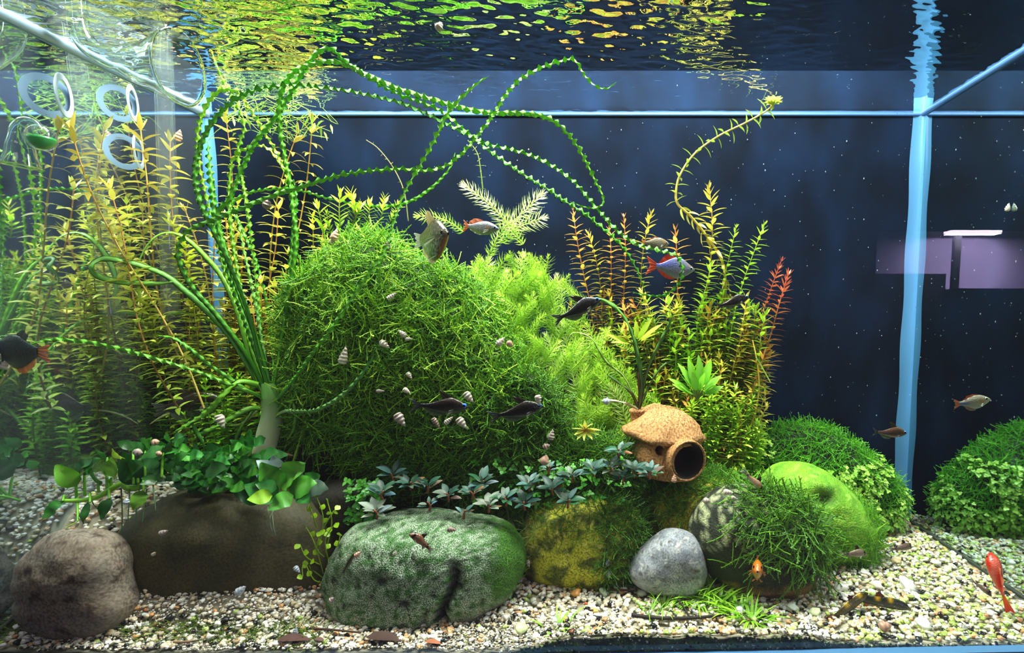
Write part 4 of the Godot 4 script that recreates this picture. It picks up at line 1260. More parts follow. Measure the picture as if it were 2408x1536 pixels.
func stems_centre() -> void:
	var o := {"gap": 0.0050, "n": 7, "len": 0.0185, "wid": 0.0011, "rad": 0.0012, "s0": "7a9a2c", "s1": "b8d85a", "c0": "c4f04c", "c1": "f4ffb8", "needle": true, "lift": 0.55, "crown": 0.15, "tip": 0.5}
	stock_up("feather", [0.08, 0.13, 0.18, 0.25, 0.33], o)
	var o2 := o.duplicate()
	o2.merge({"c0": "98d82c", "c1": "d0f45c", "len": 0.014, "wid": 0.0010}, true)
	stock_up("feather_green", [0.08, 0.13, 0.18, 0.25], o2)
	along("feather_plant", "long pale feathery shoot lying aslant above the moss dome", path([1230, 575, .84, 1200, 535, .84, 1150, 480, .835, 1085, 431, .83]), o)
	along("feather_plant", "pale feathery shoot slanting up to the right from behind the front rainbowfish", path([1150, 600, .84, 1180, 545, .84, 1230, 500, .84, 1278, 452, .84]), o)
	along("feather_plant", "short pale feathery shoot pointing right below the slanting one", path([1180, 570, .85, 1220, 535, .85, 1280, 512, .85]), o)
	along("feather_plant", "thin feathery shoot reaching left towards the spotted gourami", path([1090, 545, .86, 1040, 515, .86, 980, 508, .86]), o2)
	var at := [1215, 1010, 1150, 610, 1190, 640, 1230, 600, 1270, 620, 1310, 650, 1175, 700, 1215, 680, 1255, 690, 1300, 720, 1345, 740, 1200, 760, 1240, 760, 1285, 790, 1330, 800, 1380, 790, 1225, 830, 1270, 850, 1320, 840, 1360, 830, 1400, 850, 1250, 900, 1300, 910, 1345, 880, 1390, 900, 1435, 910, 1320, 960, 1365, 950, 1410, 960, 1280, 960, 1440, 850]
	for k in range(2, at.size(), 2):
		var d := 0.89 - 0.07 * clampf((at[k + 1] - 600) / 360.0, 0, 1) + r(-0.012, 0.012)
		var fx: float = at[k] + r(-90, 70)
		var foot := P(fx, at[k + 1] + r(110, 220), d + 0.01)
		foot.y = maxf(foot.y, 0.05)
		plant_stem("feather" if k % 8 else "feather_green", "feather_plant", "bright pale feathery stem " + thicket(at[k], at[k + 1]), "feathery stems of the middle thicket", foot, P(at[k], at[k + 1], d))
	for k in 165:
		var py := r(590, 1010)
		var px := r(lerpf(1100, 1190, (py - 590) / 420.0), lerpf(1290, 1500, clampf((py - 590) / 250.0, 0, 1)))
		var d := 0.875 - 0.05 * (py - 590) / 420.0 + r(-0.02, 0.02)
		plant_stem("feather_green", "feather_plant", "yellow-green feathery shoot " + thicket(px, py), "green feathery shoots of the middle thicket", P(px + r(-90, 90), py + r(40, 120), d + 0.01), P(px, py, d - r(0, 0.03)))
	along("seedling_stalk", "lone thin brown stalk with a few buds above the moss dome", path([960, 520, .88, 950, 450, .88, 925, 395, .88, 890, 350, .88, 862, 330, .88]), {"gap": 0.01, "n": 1, "len": 0.006, "wid": 0.002, "rad": 0.0010, "s0": "7a7a3a", "s1": "9a8a4a", "c0": "a8a04a", "c1": "b8a860", "bare": 0.35})
	along("hanging_shoot", "thin shoot hanging from the crossing of the crinkled leaves", path([1135, 445, .80, 1130, 400, .80, 1122, 360, .80, 1100, 330, .80]), {"gap": 0.008, "n": 2, "len": 0.007, "wid": 0.0015, "rad": 0.0009, "s0": "8aa03a", "s1": "9ab04a", "c0": "a8c04a", "c1": "b8c860"})

func stems_right() -> void:
	var g := {"gap": 0.0085, "n": 3, "len": 0.022, "wid": 0.0060, "rad": 0.0012, "s0": "5a7a1c", "s1": "9aa03a", "c0": "7ccc1c", "c1": "c4f048", "droop": 0.35, "crown": 0.14, "lift": 0.4}
	stock_up("green", [0.12, 0.18, 0.25, 0.33], g)
	var y := g.duplicate()
	y.merge({"c0": "a4d42c", "c1": "f0dc64", "s0": "6a6a24", "s1": "a8803a", "len": 0.023}, true)
	stock_up("yellow", [0.12, 0.18, 0.25, 0.33], y)
	var og := g.duplicate()
	og.merge({"c0": "c0c844", "c1": "f8b460", "s0": "7a5a2c", "s1": "b0703a", "len": 0.023, "gap": 0.0095}, true)
	stock_up("orange", [0.12, 0.18, 0.25, 0.33], og)
	var rd := g.duplicate()
	rd.merge({"c0": "b0a040", "c1": "d8604a", "s0": "7a6a2c", "s1": "b0603a", "len": 0.022, "wid": 0.0046, "gap": 0.0075, "n": 4, "crown": 0.2}, true)
	stock_up("red", [0.12, 0.18, 0.25, 0.33], rd)
	for q in [["orange", 1400, 850, 1347, 490, .90, "orange-tipped stem at the left edge of the right-hand plant group"], ["yellow", 1420, 860, 1382, 545, .905, "yellow-leaved stem second from the left edge of the right-hand group"], ["orange", 1450, 860, 1432, 525, .90, "orange stem behind the hooped crinkled leaf"],
			["orange", 1480, 840, 1467, 508, .90, "orange-topped stem left of the two right rainbowfish"], ["yellow", 1510, 840, 1532, 498, .915, "tall yellow-tipped stem above the pale right rainbowfish"], ["orange", 1580, 830, 1588, 542, .905, "short orange-tipped stem between the two right rainbowfish"],
			["yellow", 1660, 850, 1667, 436, .92, "tallest yellow-green upright stem of the right group, beside the bent stem"], ["green", 1690, 860, 1732, 530, .90, "bright green stem, left one of the fresh pair at the top right"], ["green", 1710, 870, 1800, 522, .89, "bright green stem leaning right, right one of the fresh pair"],
			["red", 1720, 930, 1838, 612, .885, "red-tipped stem leaning right, taller of the two red ones at the right edge"], ["red", 1750, 940, 1852, 650, .875, "red-tipped stem leaning right, lower of the two red ones at the right edge"], ["orange", 1470, 900, 1463, 705, .87, "orange-pink tip in front of the dark green shade, left of the narrow-leaved plant"],
			["green", 1640, 800, 1672, 625, .885, "short green stem right behind the red-tailed rainbowfish's head"], ["yellow", 1700, 960, 1755, 700, .88, "yellow stem behind the black tetra at the right"], ["green", 1590, 900, 1570, 700, .88, "green stem below the red-tailed rainbowfish"],
			["yellow", 1560, 880, 1510, 690, .89, "yellow stem below the tail of the red-tailed rainbowfish"], ["green", 1760, 960, 1800, 740, .875, "green stem under the red-tipped pair"], ["orange", 1740, 1010, 1800, 820, .865, "rusty-leaved stem low at the right edge of the group"]]:
		plant_stem(q[0], "right_stem_plant", q[6], "", P(q[1], q[2], q[5]), P(q[3], q[4], q[5] - 0.004))
	for k in 180:
		var px := r(1350, 1795)
		var top := 690.0 + r(0, 330)
		var d := 0.905 - 0.05 * clampf((top - 690) / 330.0, 0, 1) + r(-0.012, 0.012)
		var kind: String = ["green", "yellow", "green", "yellow", "green", "orange"][k % 6]
		var lab: String = {"green": "fresh green", "yellow": "yellow-green", "orange": "orange-leaved"}[kind] + " stem of the right group, " + ["", "mid-height, ", "low down, "][0 if top < 800 else (1 if top < 910 else 2)] + ["behind the narrow-leaved chimney plant", "above the clay house", "under the red tips"][0 if px < 1490 else (1 if px < 1650 else 2)]
		plant_stem(kind, "right_stem_plant", lab, lab, P(lerpf(px, 1600, 0.2) + r(-20, 20), top + r(160, 230), d + 0.012), P(px + r(-25, 25), top, d))
	# the dense dark green base at the right
	var pts := []
	for k in 34:
		var px := r(1620, 1800)
		var py := r(900, 1050)
		plant_stem("green", "right_stem_plant", "dark green shoot at the shaded foot of the right-hand plant group", "shaded shoots at the foot of the right group", P(px - 10, py + r(70, 130), .855), P(px, py, .845))
	# the bent stem that reaches the surface: its leaves can be told apart
	var d := 0.905
	var bend := path([1690, 800, d, 1705, 700, d, 1700, 620, d, 1665, 560, d, 1625, 510, d, 1594, 480, d, 1590, 450, d, 1600, 410, d, 1635, 360, d, 1690, 320, d, 1755, 288, d, 1800, 262, d, 1822, 243, d], 8)
	var t := thing("bent_stem_plant", "long sparse stem bent in an S up to the water surface at the right", "plant", bend[0])
	var st := Mb.new()
	for k in bend.size():
		bend[k] -= t.position
	st.tube(bend, 0.0024, 0.0014, lin("a89a34"), lin("c0a850"), 7)
	obj("stem", st, M.stem, t)
	var q := even(bend, 0.0125)
	for k in range(3, q.size()):
		var s := float(k) / q.size()
		var tg := (q[mini(k + 1, q.size() - 1)] - q[k - 1]).normalized()
		for j in 2:
			var a := k * 1.45 + PI * j
			var x := tg.cross(Vector3(0, 0, 1)).normalized()
			var dir := x * cos(a) + x.cross(tg) * sin(a) + tg * 0.35
			if s < 0.5:
				dir = dir * 0.6 - tg * 0.6
			var b := Mb.new()
			b.leaf(q[k], dir, tg, r(0.019, 0.026), 0.0052, 0.5, 0.3, lin("8fae2c").lerp(lin("c49a3c"), smoothstep(0.7, 0.2, s)), lin("a8cc3c").lerp(lin("d0ac5a"), smoothstep(0.7, 0.2, s)), 5, 0.2, 0.75)
			obj("leaf", b, M.leaf, t)
	for k in 10:
		var b := Mb.new()
		var a := k * 2.4
		b.leaf(q[-1], Vector3(cos(a), 0.6, sin(a)), Vector3.UP, 0.016, 0.008, 0.4, 0.3, lin("c8b43c"), lin("b8d04a"), 5, 0.2, 0.75)
		obj("leaf", b, M.leaf, t)
	along("bare_stalk", "bare yellow-brown stalk drooping at the right edge of the plant group", path([1740, 1050, .85, 1770, 990, .85, 1785, 920, .85, 1782, 860, .85, 1770, 800, .86]), {"gap": 0.02, "n": 2, "len": 0.011, "wid": 0.004, "rad": 0.0016, "s0": "b89a34", "s1": "c0a040", "c0": "8ab83c", "c1": "a8c84a"})
	along("bare_stalk", "short broken green stalk jutting right from the plant group", path([1778, 840, .85, 1795, 870, .845, 1812, 900, .84]), {"gap": 0.03, "n": 1, "len": 0.004, "wid": 0.002, "rad": 0.0014, "s0": "7a9a34", "s1": "8aa040", "c0": "8ab83c", "c1": "a8c84a"})

func leafy(called: String, label: String, foot: Vector3, list: Array, ca: String, cb: String, wid: float, group := "", vein := 0.25, fat := 0.8, m := "leaf", stalk := "5a7a2c") -> Node3D:
	# list: [px, py, depth] of each leaf's tip; every leaf starts at the plant's heart
	var t := thing(called, label, "plant", foot, group)
	for q in list:
		var tip := P(q[0], q[1], q[2]) - foot
		var start: Vector3 = Vector3(0, 0.002, 0) + (tip * q[3] if q.size() > 3 else Vector3.ZERO)
		var b := Mb.new()
		b.leaf(start, tip - start + Vector3(0, 0.08 * (tip - start).length(), 0), Vector3(0, 1, 0.55) + rv(0.35), (tip - start).length() * 1.05, wid * r(0.85, 1.15), r(0.05, 0.3), r(0.1, 0.35), lin(ca) * r(0.75, 1.1), lin(cb) * r(0.75, 1.15), 6, vein, fat)
		var lf := obj("leaf", b, M[m], t)
		if q.size() > 3:
			var s := Mb.new()
			s.tube(smooth([Vector3.ZERO, start * 0.5 + Vector3(0, 0.002, 0), start], 3), 0.0011, 0.0009, lin(stalk), lin(stalk), 5, false)
			obj("leaf_stalk", s, M.stem, lf)
	return t

func small_plants() -> void:
	# light green broad leaves
	var w := P(1640, 940, .80)
	var l := []
	for q in [[1575, 890], [1590, 870], [1600, 855], [1620, 845], [1650, 838], [1672, 850], [1690, 868], [1695, 885], [1680, 905], [1600, 910], [1585, 905], [1700, 910], [1655, 880], [1630, 880]]:
		l.append([q[0], q[1], r(.77, .80), 0.30])
	leafy("broad_leaf_plant", "fresh light green broad-leaved plant just right above the clay house", w, l, "5cbc14", "96e02a", 0.013)
	l = []
	for q in [[1430, 790], [1445, 765], [1470, 748], [1500, 752], [1530, 752], [1555, 765], [1545, 785], [1440, 805], [1465, 790], [1520, 775]]:
		l.append([q[0], q[1], r(.80, .825), 0.25])
	leafy("broad_leaf_plant", "yellow-green long-leaved plant behind the narrow-leaved chimney plant", P(1492, 815, .83), l, "a8cc1c", "dcec3c", 0.009)
	l = []
	for q in [[1345, 1010], [1352, 1024], [1362, 998], [1375, 990], [1390, 996], [1402, 1008], [1405, 1022], [1392, 1032], [1372, 1034], [1358, 1034], [1410, 1012]]:
		l.append([q[0], q[1], .735])
	leafy("rosette_plant", "small yellow-green star-shaped rosette on the moss left of the clay house", P(1376, 1014, .755), l, "d09a3c", "d8ec5c", 0.0055)
	l = []
	for q in [[1335, 985], [1342, 972], [1350, 978], [1328, 1000], [1345, 995]]:
		l.append([q[0], q[1], .765])
	leafy("rosette_plant", "pale shoot with few leaves just above the star-shaped rosette", P(1338, 1012, .77), l, "8cc43c", "b4e05a", 0.005)
	# the plant in the chimney: narrow crinkled leaves
	var heart := P(1503, 962, .787)
	var t := thing("chimney_plant", "dark narrow-leaved plant growing out of the clay house's chimney", "plant", heart)
	var k := 0.0
	for q in [[[1503, 962, .787, 1508, 900, .78, 1500, 840, .775, 1485, 780, .77, 1462, 738, .765, 1430, 712, .76, 1395, 700, .755], 15, "3c5a2c", "6cbc3a"], [[1503, 962, .787, 1520, 880, .785, 1545, 820, .78, 1575, 760, .775, 1582, 735, .775], 11, "4a3a24", "5a9a3a"],
			[[1503, 962, .787, 1503, 900, .78, 1500, 850, .78, 1495, 810, .78], 9, "5a2c20", "6a4a2c"], [[1503, 962, .787, 1485, 925, .78, 1455, 900, .775, 1425, 880, .77], 9, "6a4a30", "4f8a3a"], [[1503, 962, .787, 1530, 900, .79, 1560, 860, .79, 1590, 845, .79], 8, "4a4a24", "5a8a2a"],
			[[1503, 962, .787, 1470, 890, .79, 1425, 850, .79, 1390, 795, .79, 1350, 782, .79, 1335, 800, .79], 7, "7a9a3a", "a8cc5a"], [[1500, 962, .78, 1475, 950, .77, 1450, 943, .765, 1422, 942, .76], 8, "b8a880", "d8d0b0"]]:
		k += 2.1
		var b := ruffle(path(q[0], 8), q[1], 0.3, lin(q[2]), lin(q[3]), 0.6, k, 0.02)
		for j in b.v.size():
			b.v[j] -= heart
		obj("leaf", b, M.leaf, t)
	# grass tufts on the front gravel
	var gr := []
	for q in [[1560, 1432, 26, "thin-bladed tuft at the left end of the light green grass"], [1605, 1412, 22, "broad-bladed tuft behind the twig"], [1640, 1418, 26, "middle tuft of the light green grass"], [1690, 1420, 26, "dense tuft right of the middle one"], [1735, 1445, 26, "tuft right of the twig's end"], [1765, 1462, 24, "rightmost tuft of the light green grass"], [1668, 1390, 24, "tall dull tuft under the moss stone"], [1525, 1445, 12, "sparse thin tuft left of the twig"], [1310, 1480, 7, "tiny sprig near the middle front soil"]]:
		var at := on_ground(q[0], q[1])
		var g := thing("grass_tuft", q[3] + (" on the front gravel" if q[3].length() < 50 else ""), "grass", at, "light green grass tufts")
		for j in int(q[2] * 1.5):
			var b := Mb.new()
			var a := r(0, TAU)
			var ln := r(0.020, 0.042) * (1.25 if q[3].begins_with("tall") else 1.0)
			b.leaf(Vector3(cos(a) * 1.8, 0, sin(a)) * r(0, 0.010), Vector3(cos(a), r(0.5, 1.6), sin(a)), Vector3.UP, ln, r(0.0022, 0.0042) if not "thin" in q[3] else 0.0014, r(0.4, 1.1), 0.2, lin("66ac14"), lin("b0f030") * r(0.8, 1.1), 5, 0.1, 0.5)
			obj("blade", b, M.leaf, g)
	# the round-leaved creeping plant between the two front boulders
	var rp := thing("creeping_plant", "sprawling thin-stemmed plant with tiny round yellow-green leaves between the two front boulders", "plant", on_ground(755, 1400))
	var foot := rp.position
	for q in [[760, 1350, 740, 1280, 720, 1240], [755, 1330, 720, 1310, 705, 1280], [765, 1300, 780, 1230, 770, 1180], [750, 1290, 760, 1220, 745, 1170], [760, 1360, 715, 1330, 712, 1355], [770, 1340, 790, 1300, 800, 1260], [750, 1260, 780, 1210, 800, 1190], [770, 1370, 740, 1365, 720, 1330], [745, 1240, 735, 1210, 728, 1190], [762, 1310, 745, 1290, 755, 1250], [775, 1330, 765, 1270, 790, 1230], [758, 1380, 770, 1340, 782, 1320]]:
		var p := smooth([P(q[0], q[1], .66) - foot, P(q[2], q[3], .645) - foot, P(q[4], q[5], .64) - foot], 6)
		var b := Mb.new()
		b.tube(p, 0.0008, 0.0006, lin("7a9a1c"), lin("a8c83a"), 4)
		obj("runner", b, M.stem, rp)
		for j in [4, 8, 12]:
			var f := Mb.new()
			f.leaf(p[j], rv() + Vector3(0, 0.3, 0.3), Vector3(0, 0.5, 1), 0.0075, 0.0075, 0.2, 0.1, lin("8cc41c"), lin("b4dc34"), 4, 0.0, 0.9)
			obj("leaf", f, M.leaf, rp)
	for q in [["front_moss", "olive-green moss strewn on the gravel before the dark boulder", 380, 760, 1462, 1520, 520, 0.017], ["corner_moss", "moss growing in the lower left corner beside the brown rock", 0, 48, 1385, 1500, 240, 0.018], ["edge_moss", "thin moss at the right foot of the brown rock", 300, 360, 1470, 1510, 90, 0.014]]:
		var spots := []
		for j in q[6]:
			var px := r(q[2], q[3])
			var c: float = (px - q[2]) / (q[3] - q[2]) - 0.5
			var p := on_ground(px, lerpf(q[4], q[5], clampf(0.5 + c * 0.3 + r(-0.4, 0.4), 0, 1)))
			spots.append([p, Vector3(r(-0.3, 0.3), 1, r(-0.3, 0.5)).normalized()])
		var m := thing(q[0], q[1], "moss", spots[0][0])
		for s in spots:
			s[0] -= m.position
		var fs := frond_sets(spots, q[7], "3c6a0c", "8aac24", 0.75, 0.0)
		for j in 4:
			many("fronds", fronds[j], M.moss, fs[0][j], fs[1][j], m)
	leafy("seedling", "tiny red-stemmed seedling with two green leaves on the gravel between the left rocks", on_ground(378, 1490), [[388, 1468, .60, 0.5], [362, 1478, .60, 0.5], [392, 1490, .60, 0.4]], "7a9a6a", "4a8a4a", 0.010, "", 0.0, 0.8, "leaf", "a8203c")
	leafy("seedling", "small bright green leaf sprouting from the left gravel", on_ground(75, 1250), [[86, 1222, .66], [62, 1245, .66]], "6cac1c", "9cd43a", 0.009)

# one broad leaf laid from its stalk end to its tip, both in the photograph
func blade(t: Node3D, q: Array, col: Color, wide: float, droop := 0.15) -> MeshInstance3D:
	var a := P(q[0], q[1], q[4]) - t.position
	var e := P(q[2], q[3], q[4] - 0.012) - t.position
	col *= 0.72
	var b := Mb.new()
	var dir := e - a
	b.leaf(a, dir + Vector3(0, droop * 0.3, 0) * dir.length(), Vector3(r(-0.4, 0.4), 0.55, 0.8), dir.length(), dir.length() * wide, droop, r(0.05, 0.3), col * 0.9, col * 1.1, 8, 0.16, 0.72)
	var nrm := b.normals()
	var ln := dir.length()
	for k in b.v.size():
		var p := b.v[k]
		b.v[k] += nrm[k] * ln * 0.22 * nz.get_noise_3d(p.x * 2600.0, p.y * 2600.0, p.z * 2600.0)
		b.c[k] *= 1.0 + 0.9 * nz.get_noise_3d(p.z * 4000.0, p.x * 4000.0, p.y * 4000.0)
	return obj("leaf", b, M.leaf, t)

func anubias_plants() -> void:
	var t := thing("trailing_plant", "broad-leaved plant creeping off the dark boulder to the left on a bare green rootstock", "plant", P(380, 1124, .66))
	var o := t.position
	var rz := Mb.new()
	rz.tube(smooth([P(150, 1178, .622) - o, P(190, 1177, .628) - o, P(227, 1170, .632) - o, P(255, 1154, .636) - o, P(285, 1138, .64) - o, P(300, 1148, .642) - o, P(325, 1146, .645) - o, P(350, 1132, .65) - o, P(385, 1122, .66) - o], 6), 0.0022, 0.0045, lin("8cc83a"), lin("6ab02c"), 8)
	obj("rootstock", rz, M.stem, t)
	var lv := [[180, 1143, 128, 1096, .63, 0], [262, 1126, 264, 1076, .635, 1], [200, 1110, 229, 1080, .64, 2], [325, 1140, 285, 1080, .645, 3], [338, 1154, 311, 1201, .63, 1], [257, 1173, 234, 1223, .625, 3], [212, 1182, 189, 1233, .62, 2], [148, 1178, 97, 1222, .615, 2],
		[183, 1226, 152, 1242, .61, 4], [232, 1140, 208, 1104, .64, 2], [256, 1134, 238, 1106, .642, 0], [292, 1086, 256, 1060, .65, 4], [252, 1076, 219, 1058, .65, 2], [314, 1052, 274, 1040, .66, 3], [388, 1050, 320, 1086, .65, 2], [342, 1060, 306, 1040, .665, 2], [290, 1120, 325, 1090, .64, 3], [180, 1120, 205, 1085, .645, 3]]
	var pal := ["66b41c", "7ac42c", "2f8a2c", "1c6422", "b4dc24"]
	for q in lv:
		var lf := blade(t, q, lin(pal[q[5]]) * r(0.85, 1.1), 0.68 if q[5] != 2 else 0.55, 0.2)
		var s := Mb.new()
		var a := P(q[0], q[1], q[4]) - o
		var near := P(clampf(q[0], 155, 380), clampf(1178 - (q[0] - 150) * 0.24, 1122, 1178), .64) - o
		s.tube(smooth([near, near.lerp(a, 0.5) + Vector3(0, 0.006, 0), a], 4), 0.0016, 0.0012, lin("7cc034"), lin("6ab42c"), 5)
		obj("leaf_stalk", s, M.stem, lf)
	for q in [[285, 1150, 283, 1290], [305, 1150, 300, 1240], [330, 1140, 320, 1240], [215, 1172, 232, 1200], [360, 1140, 366, 1200], [345, 1150, 335, 1230]]:
		var s := Mb.new()
		s.tube(smooth([P(q[0], q[1], .64) - o, P((q[0] + q[2]) * 0.5 + r(-5, 5), (q[1] + q[3]) * 0.5, .63) - o, P(q[2], q[3], .62) - o], 5), 0.0009, 0.0005, lin("4a6a2c"), lin("2c4a24"), 4)
		obj("root", s, M.stem, t)
	# the mass on top of the boulder
	var i := 0
	for c in [[405, 1060, .69, "leafy clump of dark green broad leaves on the boulder's top, behind the trailing plant"], [470, 1075, .69, "middle clump of ruffled green leaves on the boulder's top"], [540, 1080, .69, "green leaf clump at the foot of the bulb plant"], [430, 1120, .665, "shaded dark leaf clump on the front edge of the boulder's top, left one"], [515, 1130, .665, "shaded dark leaf clump on the front edge of the boulder's top, right one"], [590, 1065, .70, "small green leaf clump right under the bulb"], [340, 1075, .68, "leaf clump at the left end of the boulder's top"], [470, 1115, .65, "small-leaved dark clump spilling over the boulder's front edge, left of the light plant"], [400, 1110, .655, "dark clump hiding the boulder's top left edge, under the rootstock"], [560, 1115, .66, "clump squeezed between the boulder's middle and the light plant"]]:
		var p := thing("broad_leaf_clump", c[3], "plant", P(c[0], c[1] + 40, c[2]), "broad-leaved clumps on the dark boulder")
		for k in 22:
			var a := r(-0.4, PI + 0.4)
			var cx: float = c[0] + cos(a) * r(8, 42)
			var cy: float = c[1] - sin(a) * r(0, 30) + r(-4, 26)
			var ln := r(26, 52)
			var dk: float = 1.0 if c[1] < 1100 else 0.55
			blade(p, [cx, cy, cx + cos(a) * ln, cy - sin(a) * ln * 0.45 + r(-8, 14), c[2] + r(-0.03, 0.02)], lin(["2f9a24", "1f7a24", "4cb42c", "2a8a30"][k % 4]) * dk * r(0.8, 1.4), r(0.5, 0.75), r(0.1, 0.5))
		i += 1
	# the light one at the right
	var h := thing("light_broad_leaf_plant", "compact plant with large glossy light green leaves on the right part of the dark boulder", "plant", P(660, 1165, .66))
	for q in [[664, 1150, 605, 1094, .64, 0], [660, 1140, 712, 1092, .645, 1], [680, 1150, 741, 1142, .635, 0], [650, 1150, 600, 1140, .63, 2], [640, 1165, 581, 1178, .618, 4], [690, 1166, 628, 1200, .61, 0], [668, 1140, 690, 1098, .655, 2], [640, 1130, 598, 1112, .65, 5], [645, 1110, 602, 1086, .655, 6], [655, 1100, 640, 1074, .665, 6], [700, 1160, 726, 1182, .63, 2], [655, 1170, 570, 1145, .635, 2], [640, 1160, 545, 1165, .64, 3], [720, 1150, 764, 1150, .65, 7], [715, 1140, 745, 1120, .665, 2], [620, 1150, 560, 1120, .65, 2]]:
		blade(h, q, lin(["52b02c", "6cc43a", "2f9434", "1a5a2c", "9ad41c", "5c8aa0", "b8d4d8", "5a7468"][q[5]]) * r(0.9, 1.1), 0.72, 0.25)
	for q in [[640, 1180, 648, 1260], [655, 1185, 640, 1250], [632, 1190, 636, 1230]]:
		var s := Mb.new()
		s.tube(smooth([P(q[0], q[1], .63) - h.position, P(q[2] - 6, q[3] - 30, .615) - h.position, P(q[2], q[3], .612) - h.position], 5), 0.0008, 0.0004, lin("6a7a5a"), lin("4a5a4a"), 4)
		obj("root", s, M.stem, h)

func buce_plants() -> void:
	var L := [[925, 1118, .70, "tallest"], [965, 1138, .69, ""], [885, 1205, .655, ""], [900, 1160, .67, ""], [1005, 1145, .685, ""], [1055, 1165, .67, ""], [1110, 1160, .67, ""], [1150, 1190, .66, ""], [1135, 1135, .69, ""], [1190, 1175, .67, ""], [1235, 1185, .675, ""], [1245, 1140, .69, ""], [1300, 1150, .69, ""], [1335, 1180, .68, ""], [1345, 1120, .70, ""], [1395, 1105, .705, ""], [1435, 1100, .71, ""], [1465, 1125, .71, ""], [1455, 1060, .715, ""], [1492, 1108, .712, ""], [1290, 1100, .71, ""], [1010, 1185, .66, ""], [1090, 1205, .65, ""], [1528, 1112, .700, ""]]
	var where := ["tallest tuft of dark teal leaves, at the left behind the speckled boulder", "dark-leaved tuft just right of the tallest tuft", "silvery tuft with a red stem on the left shoulder of the speckled boulder", "dark tuft between the tallest tuft and the silvery one", "teal-leaved tuft behind the orange catfish", "dark tuft above the middle of the speckled boulder", "tuft with one orange leaf above the boulder's crack", "tuft with pale orange leaves and a pink bud", "tuft half hidden in moss behind the boulder's crack", "small teal tuft at the right end of the speckled boulder", "tuft with a pinkish upright leaf at the left end of the olive rock", "tuft with a peach-coloured bud above the olive rock's left end", "teal tuft on the left top of the olive rock", "low tuft with long leaves hanging before the olive rock", "tuft with reddish stems in the moss above the olive rock", "tuft of blue-green leaves left of the clay house, lower one", "tuft of blue-green leaves left of the clay house, middle one", "tuft hanging under the clay house's left side", "upright tuft against the clay house's left wall", "tuft with bluish leaves in front of the clay house's small window", "tiny tuft with a round orange leaf in the moss apron", "low dark tuft on the boulder's top edge, left", "low dark tuft on the boulder's top edge, middle", "tuft with one long pale leaf pointing at the doorway"]
	for k in L.size():
		var q = L[k]
		var foot := P(q[0], q[1] + 16, q[2])
		var t := thing("dark_leaf_tuft", where[k], "plant", foot, "dark teal-leaved tufts on the rocks")
		var st := Mb.new()
		st.tube(smooth([Vector3.ZERO, Vector3(r(-0.002, 0.002), 0.006, 0), Vector3(r(-0.003, 0.003), 0.012, 0.002)], 4), 0.0016, 0.0011, lin("7a3a2c"), lin("a8583c"), 6)
		obj("stem", st, M.stem, t)
		var tiny := 0.6 if k in [20, 21, 22] else 1.0
		for j in (11 if tiny == 1.0 else 6):
			var a := j * 2.4 + r(-0.4, 0.4)
			var up := r(0.15, 1.1)
			var dir := Vector3(cos(a), up, sin(a) * 0.8 + 0.15).normalized()
			var col: Color = lin(["3c6a5c", "2f5a50", "4a7a6c", "5c8a88", "34584a", "6a7a6a", "2c6a44"][rng.randi() % 7])
			if j == 0:
				col = lin(["b86a3a", "c88a5a", "8a9aa8", "6a90a8", "b89a8a", "7a5a5a"][k % 6])
			elif k == 2 or k == 7:
				col = col.lerp(lin("c8c8b8"), 0.45)
			var b := Mb.new()
			var ln := r(0.013, 0.021) * tiny
			b.leaf(Vector3(0, 0.005 + 0.0006 * j, 0) + dir * 0.003, dir, Vector3(0, 1, 0.4), ln, ln * r(0.40, 0.52), r(0.15, 0.5), 0.25, col * r(0.75, 1.0), col * r(0.9, 1.25), 6, 0.12, 0.8)
			obj("leaf", b, M.leaf, t)
	# pale creeping greens among them
	var t := thing("tiny_leaf_creeper", "dense tiny-leaved bright green creeper between the dark tufts and the left of the speckled boulder", "plant", P(840, 1200, .69))
	var spots := []
	var tint := []
	for k in 260:
		var px := r(815, 900) if k < 150 else r(1100, 1480)
		var py := r(1130, 1235) if k < 150 else r(1080, 1190)
		var n := (Vector3(0, 0.8, 0.6) + rv(0.6)).normalized()
		var x := n.cross(rv()).normalized()
		spots.append(Transform3D(Basis(x, n, x.cross(n)).scaled(Vector3.ONE * r(0.004, 0.0075)), P(px, py, r(.675, .70) if k < 150 else r(.715, .735)) - t.position))
		tint.append(lin("2f8a24").lerp(lin("6cc43c"), r(0, 1)))
	var lf := Mb.new()
	for k in 3:
		var a := TAU * k / 3
		lf.leaf(Vector3.ZERO, Vector3(cos(a), 0.25, sin(a)), Vector3.UP, 1.0, 0.8, 0.2, 0.15, Color(0.9, 0.9, 0.9), Color(1.1, 1.1, 1.0), 3, 0.0, 0.8)
	many("foliage", lf.mesh(), M.leaf, spots, tint, t)

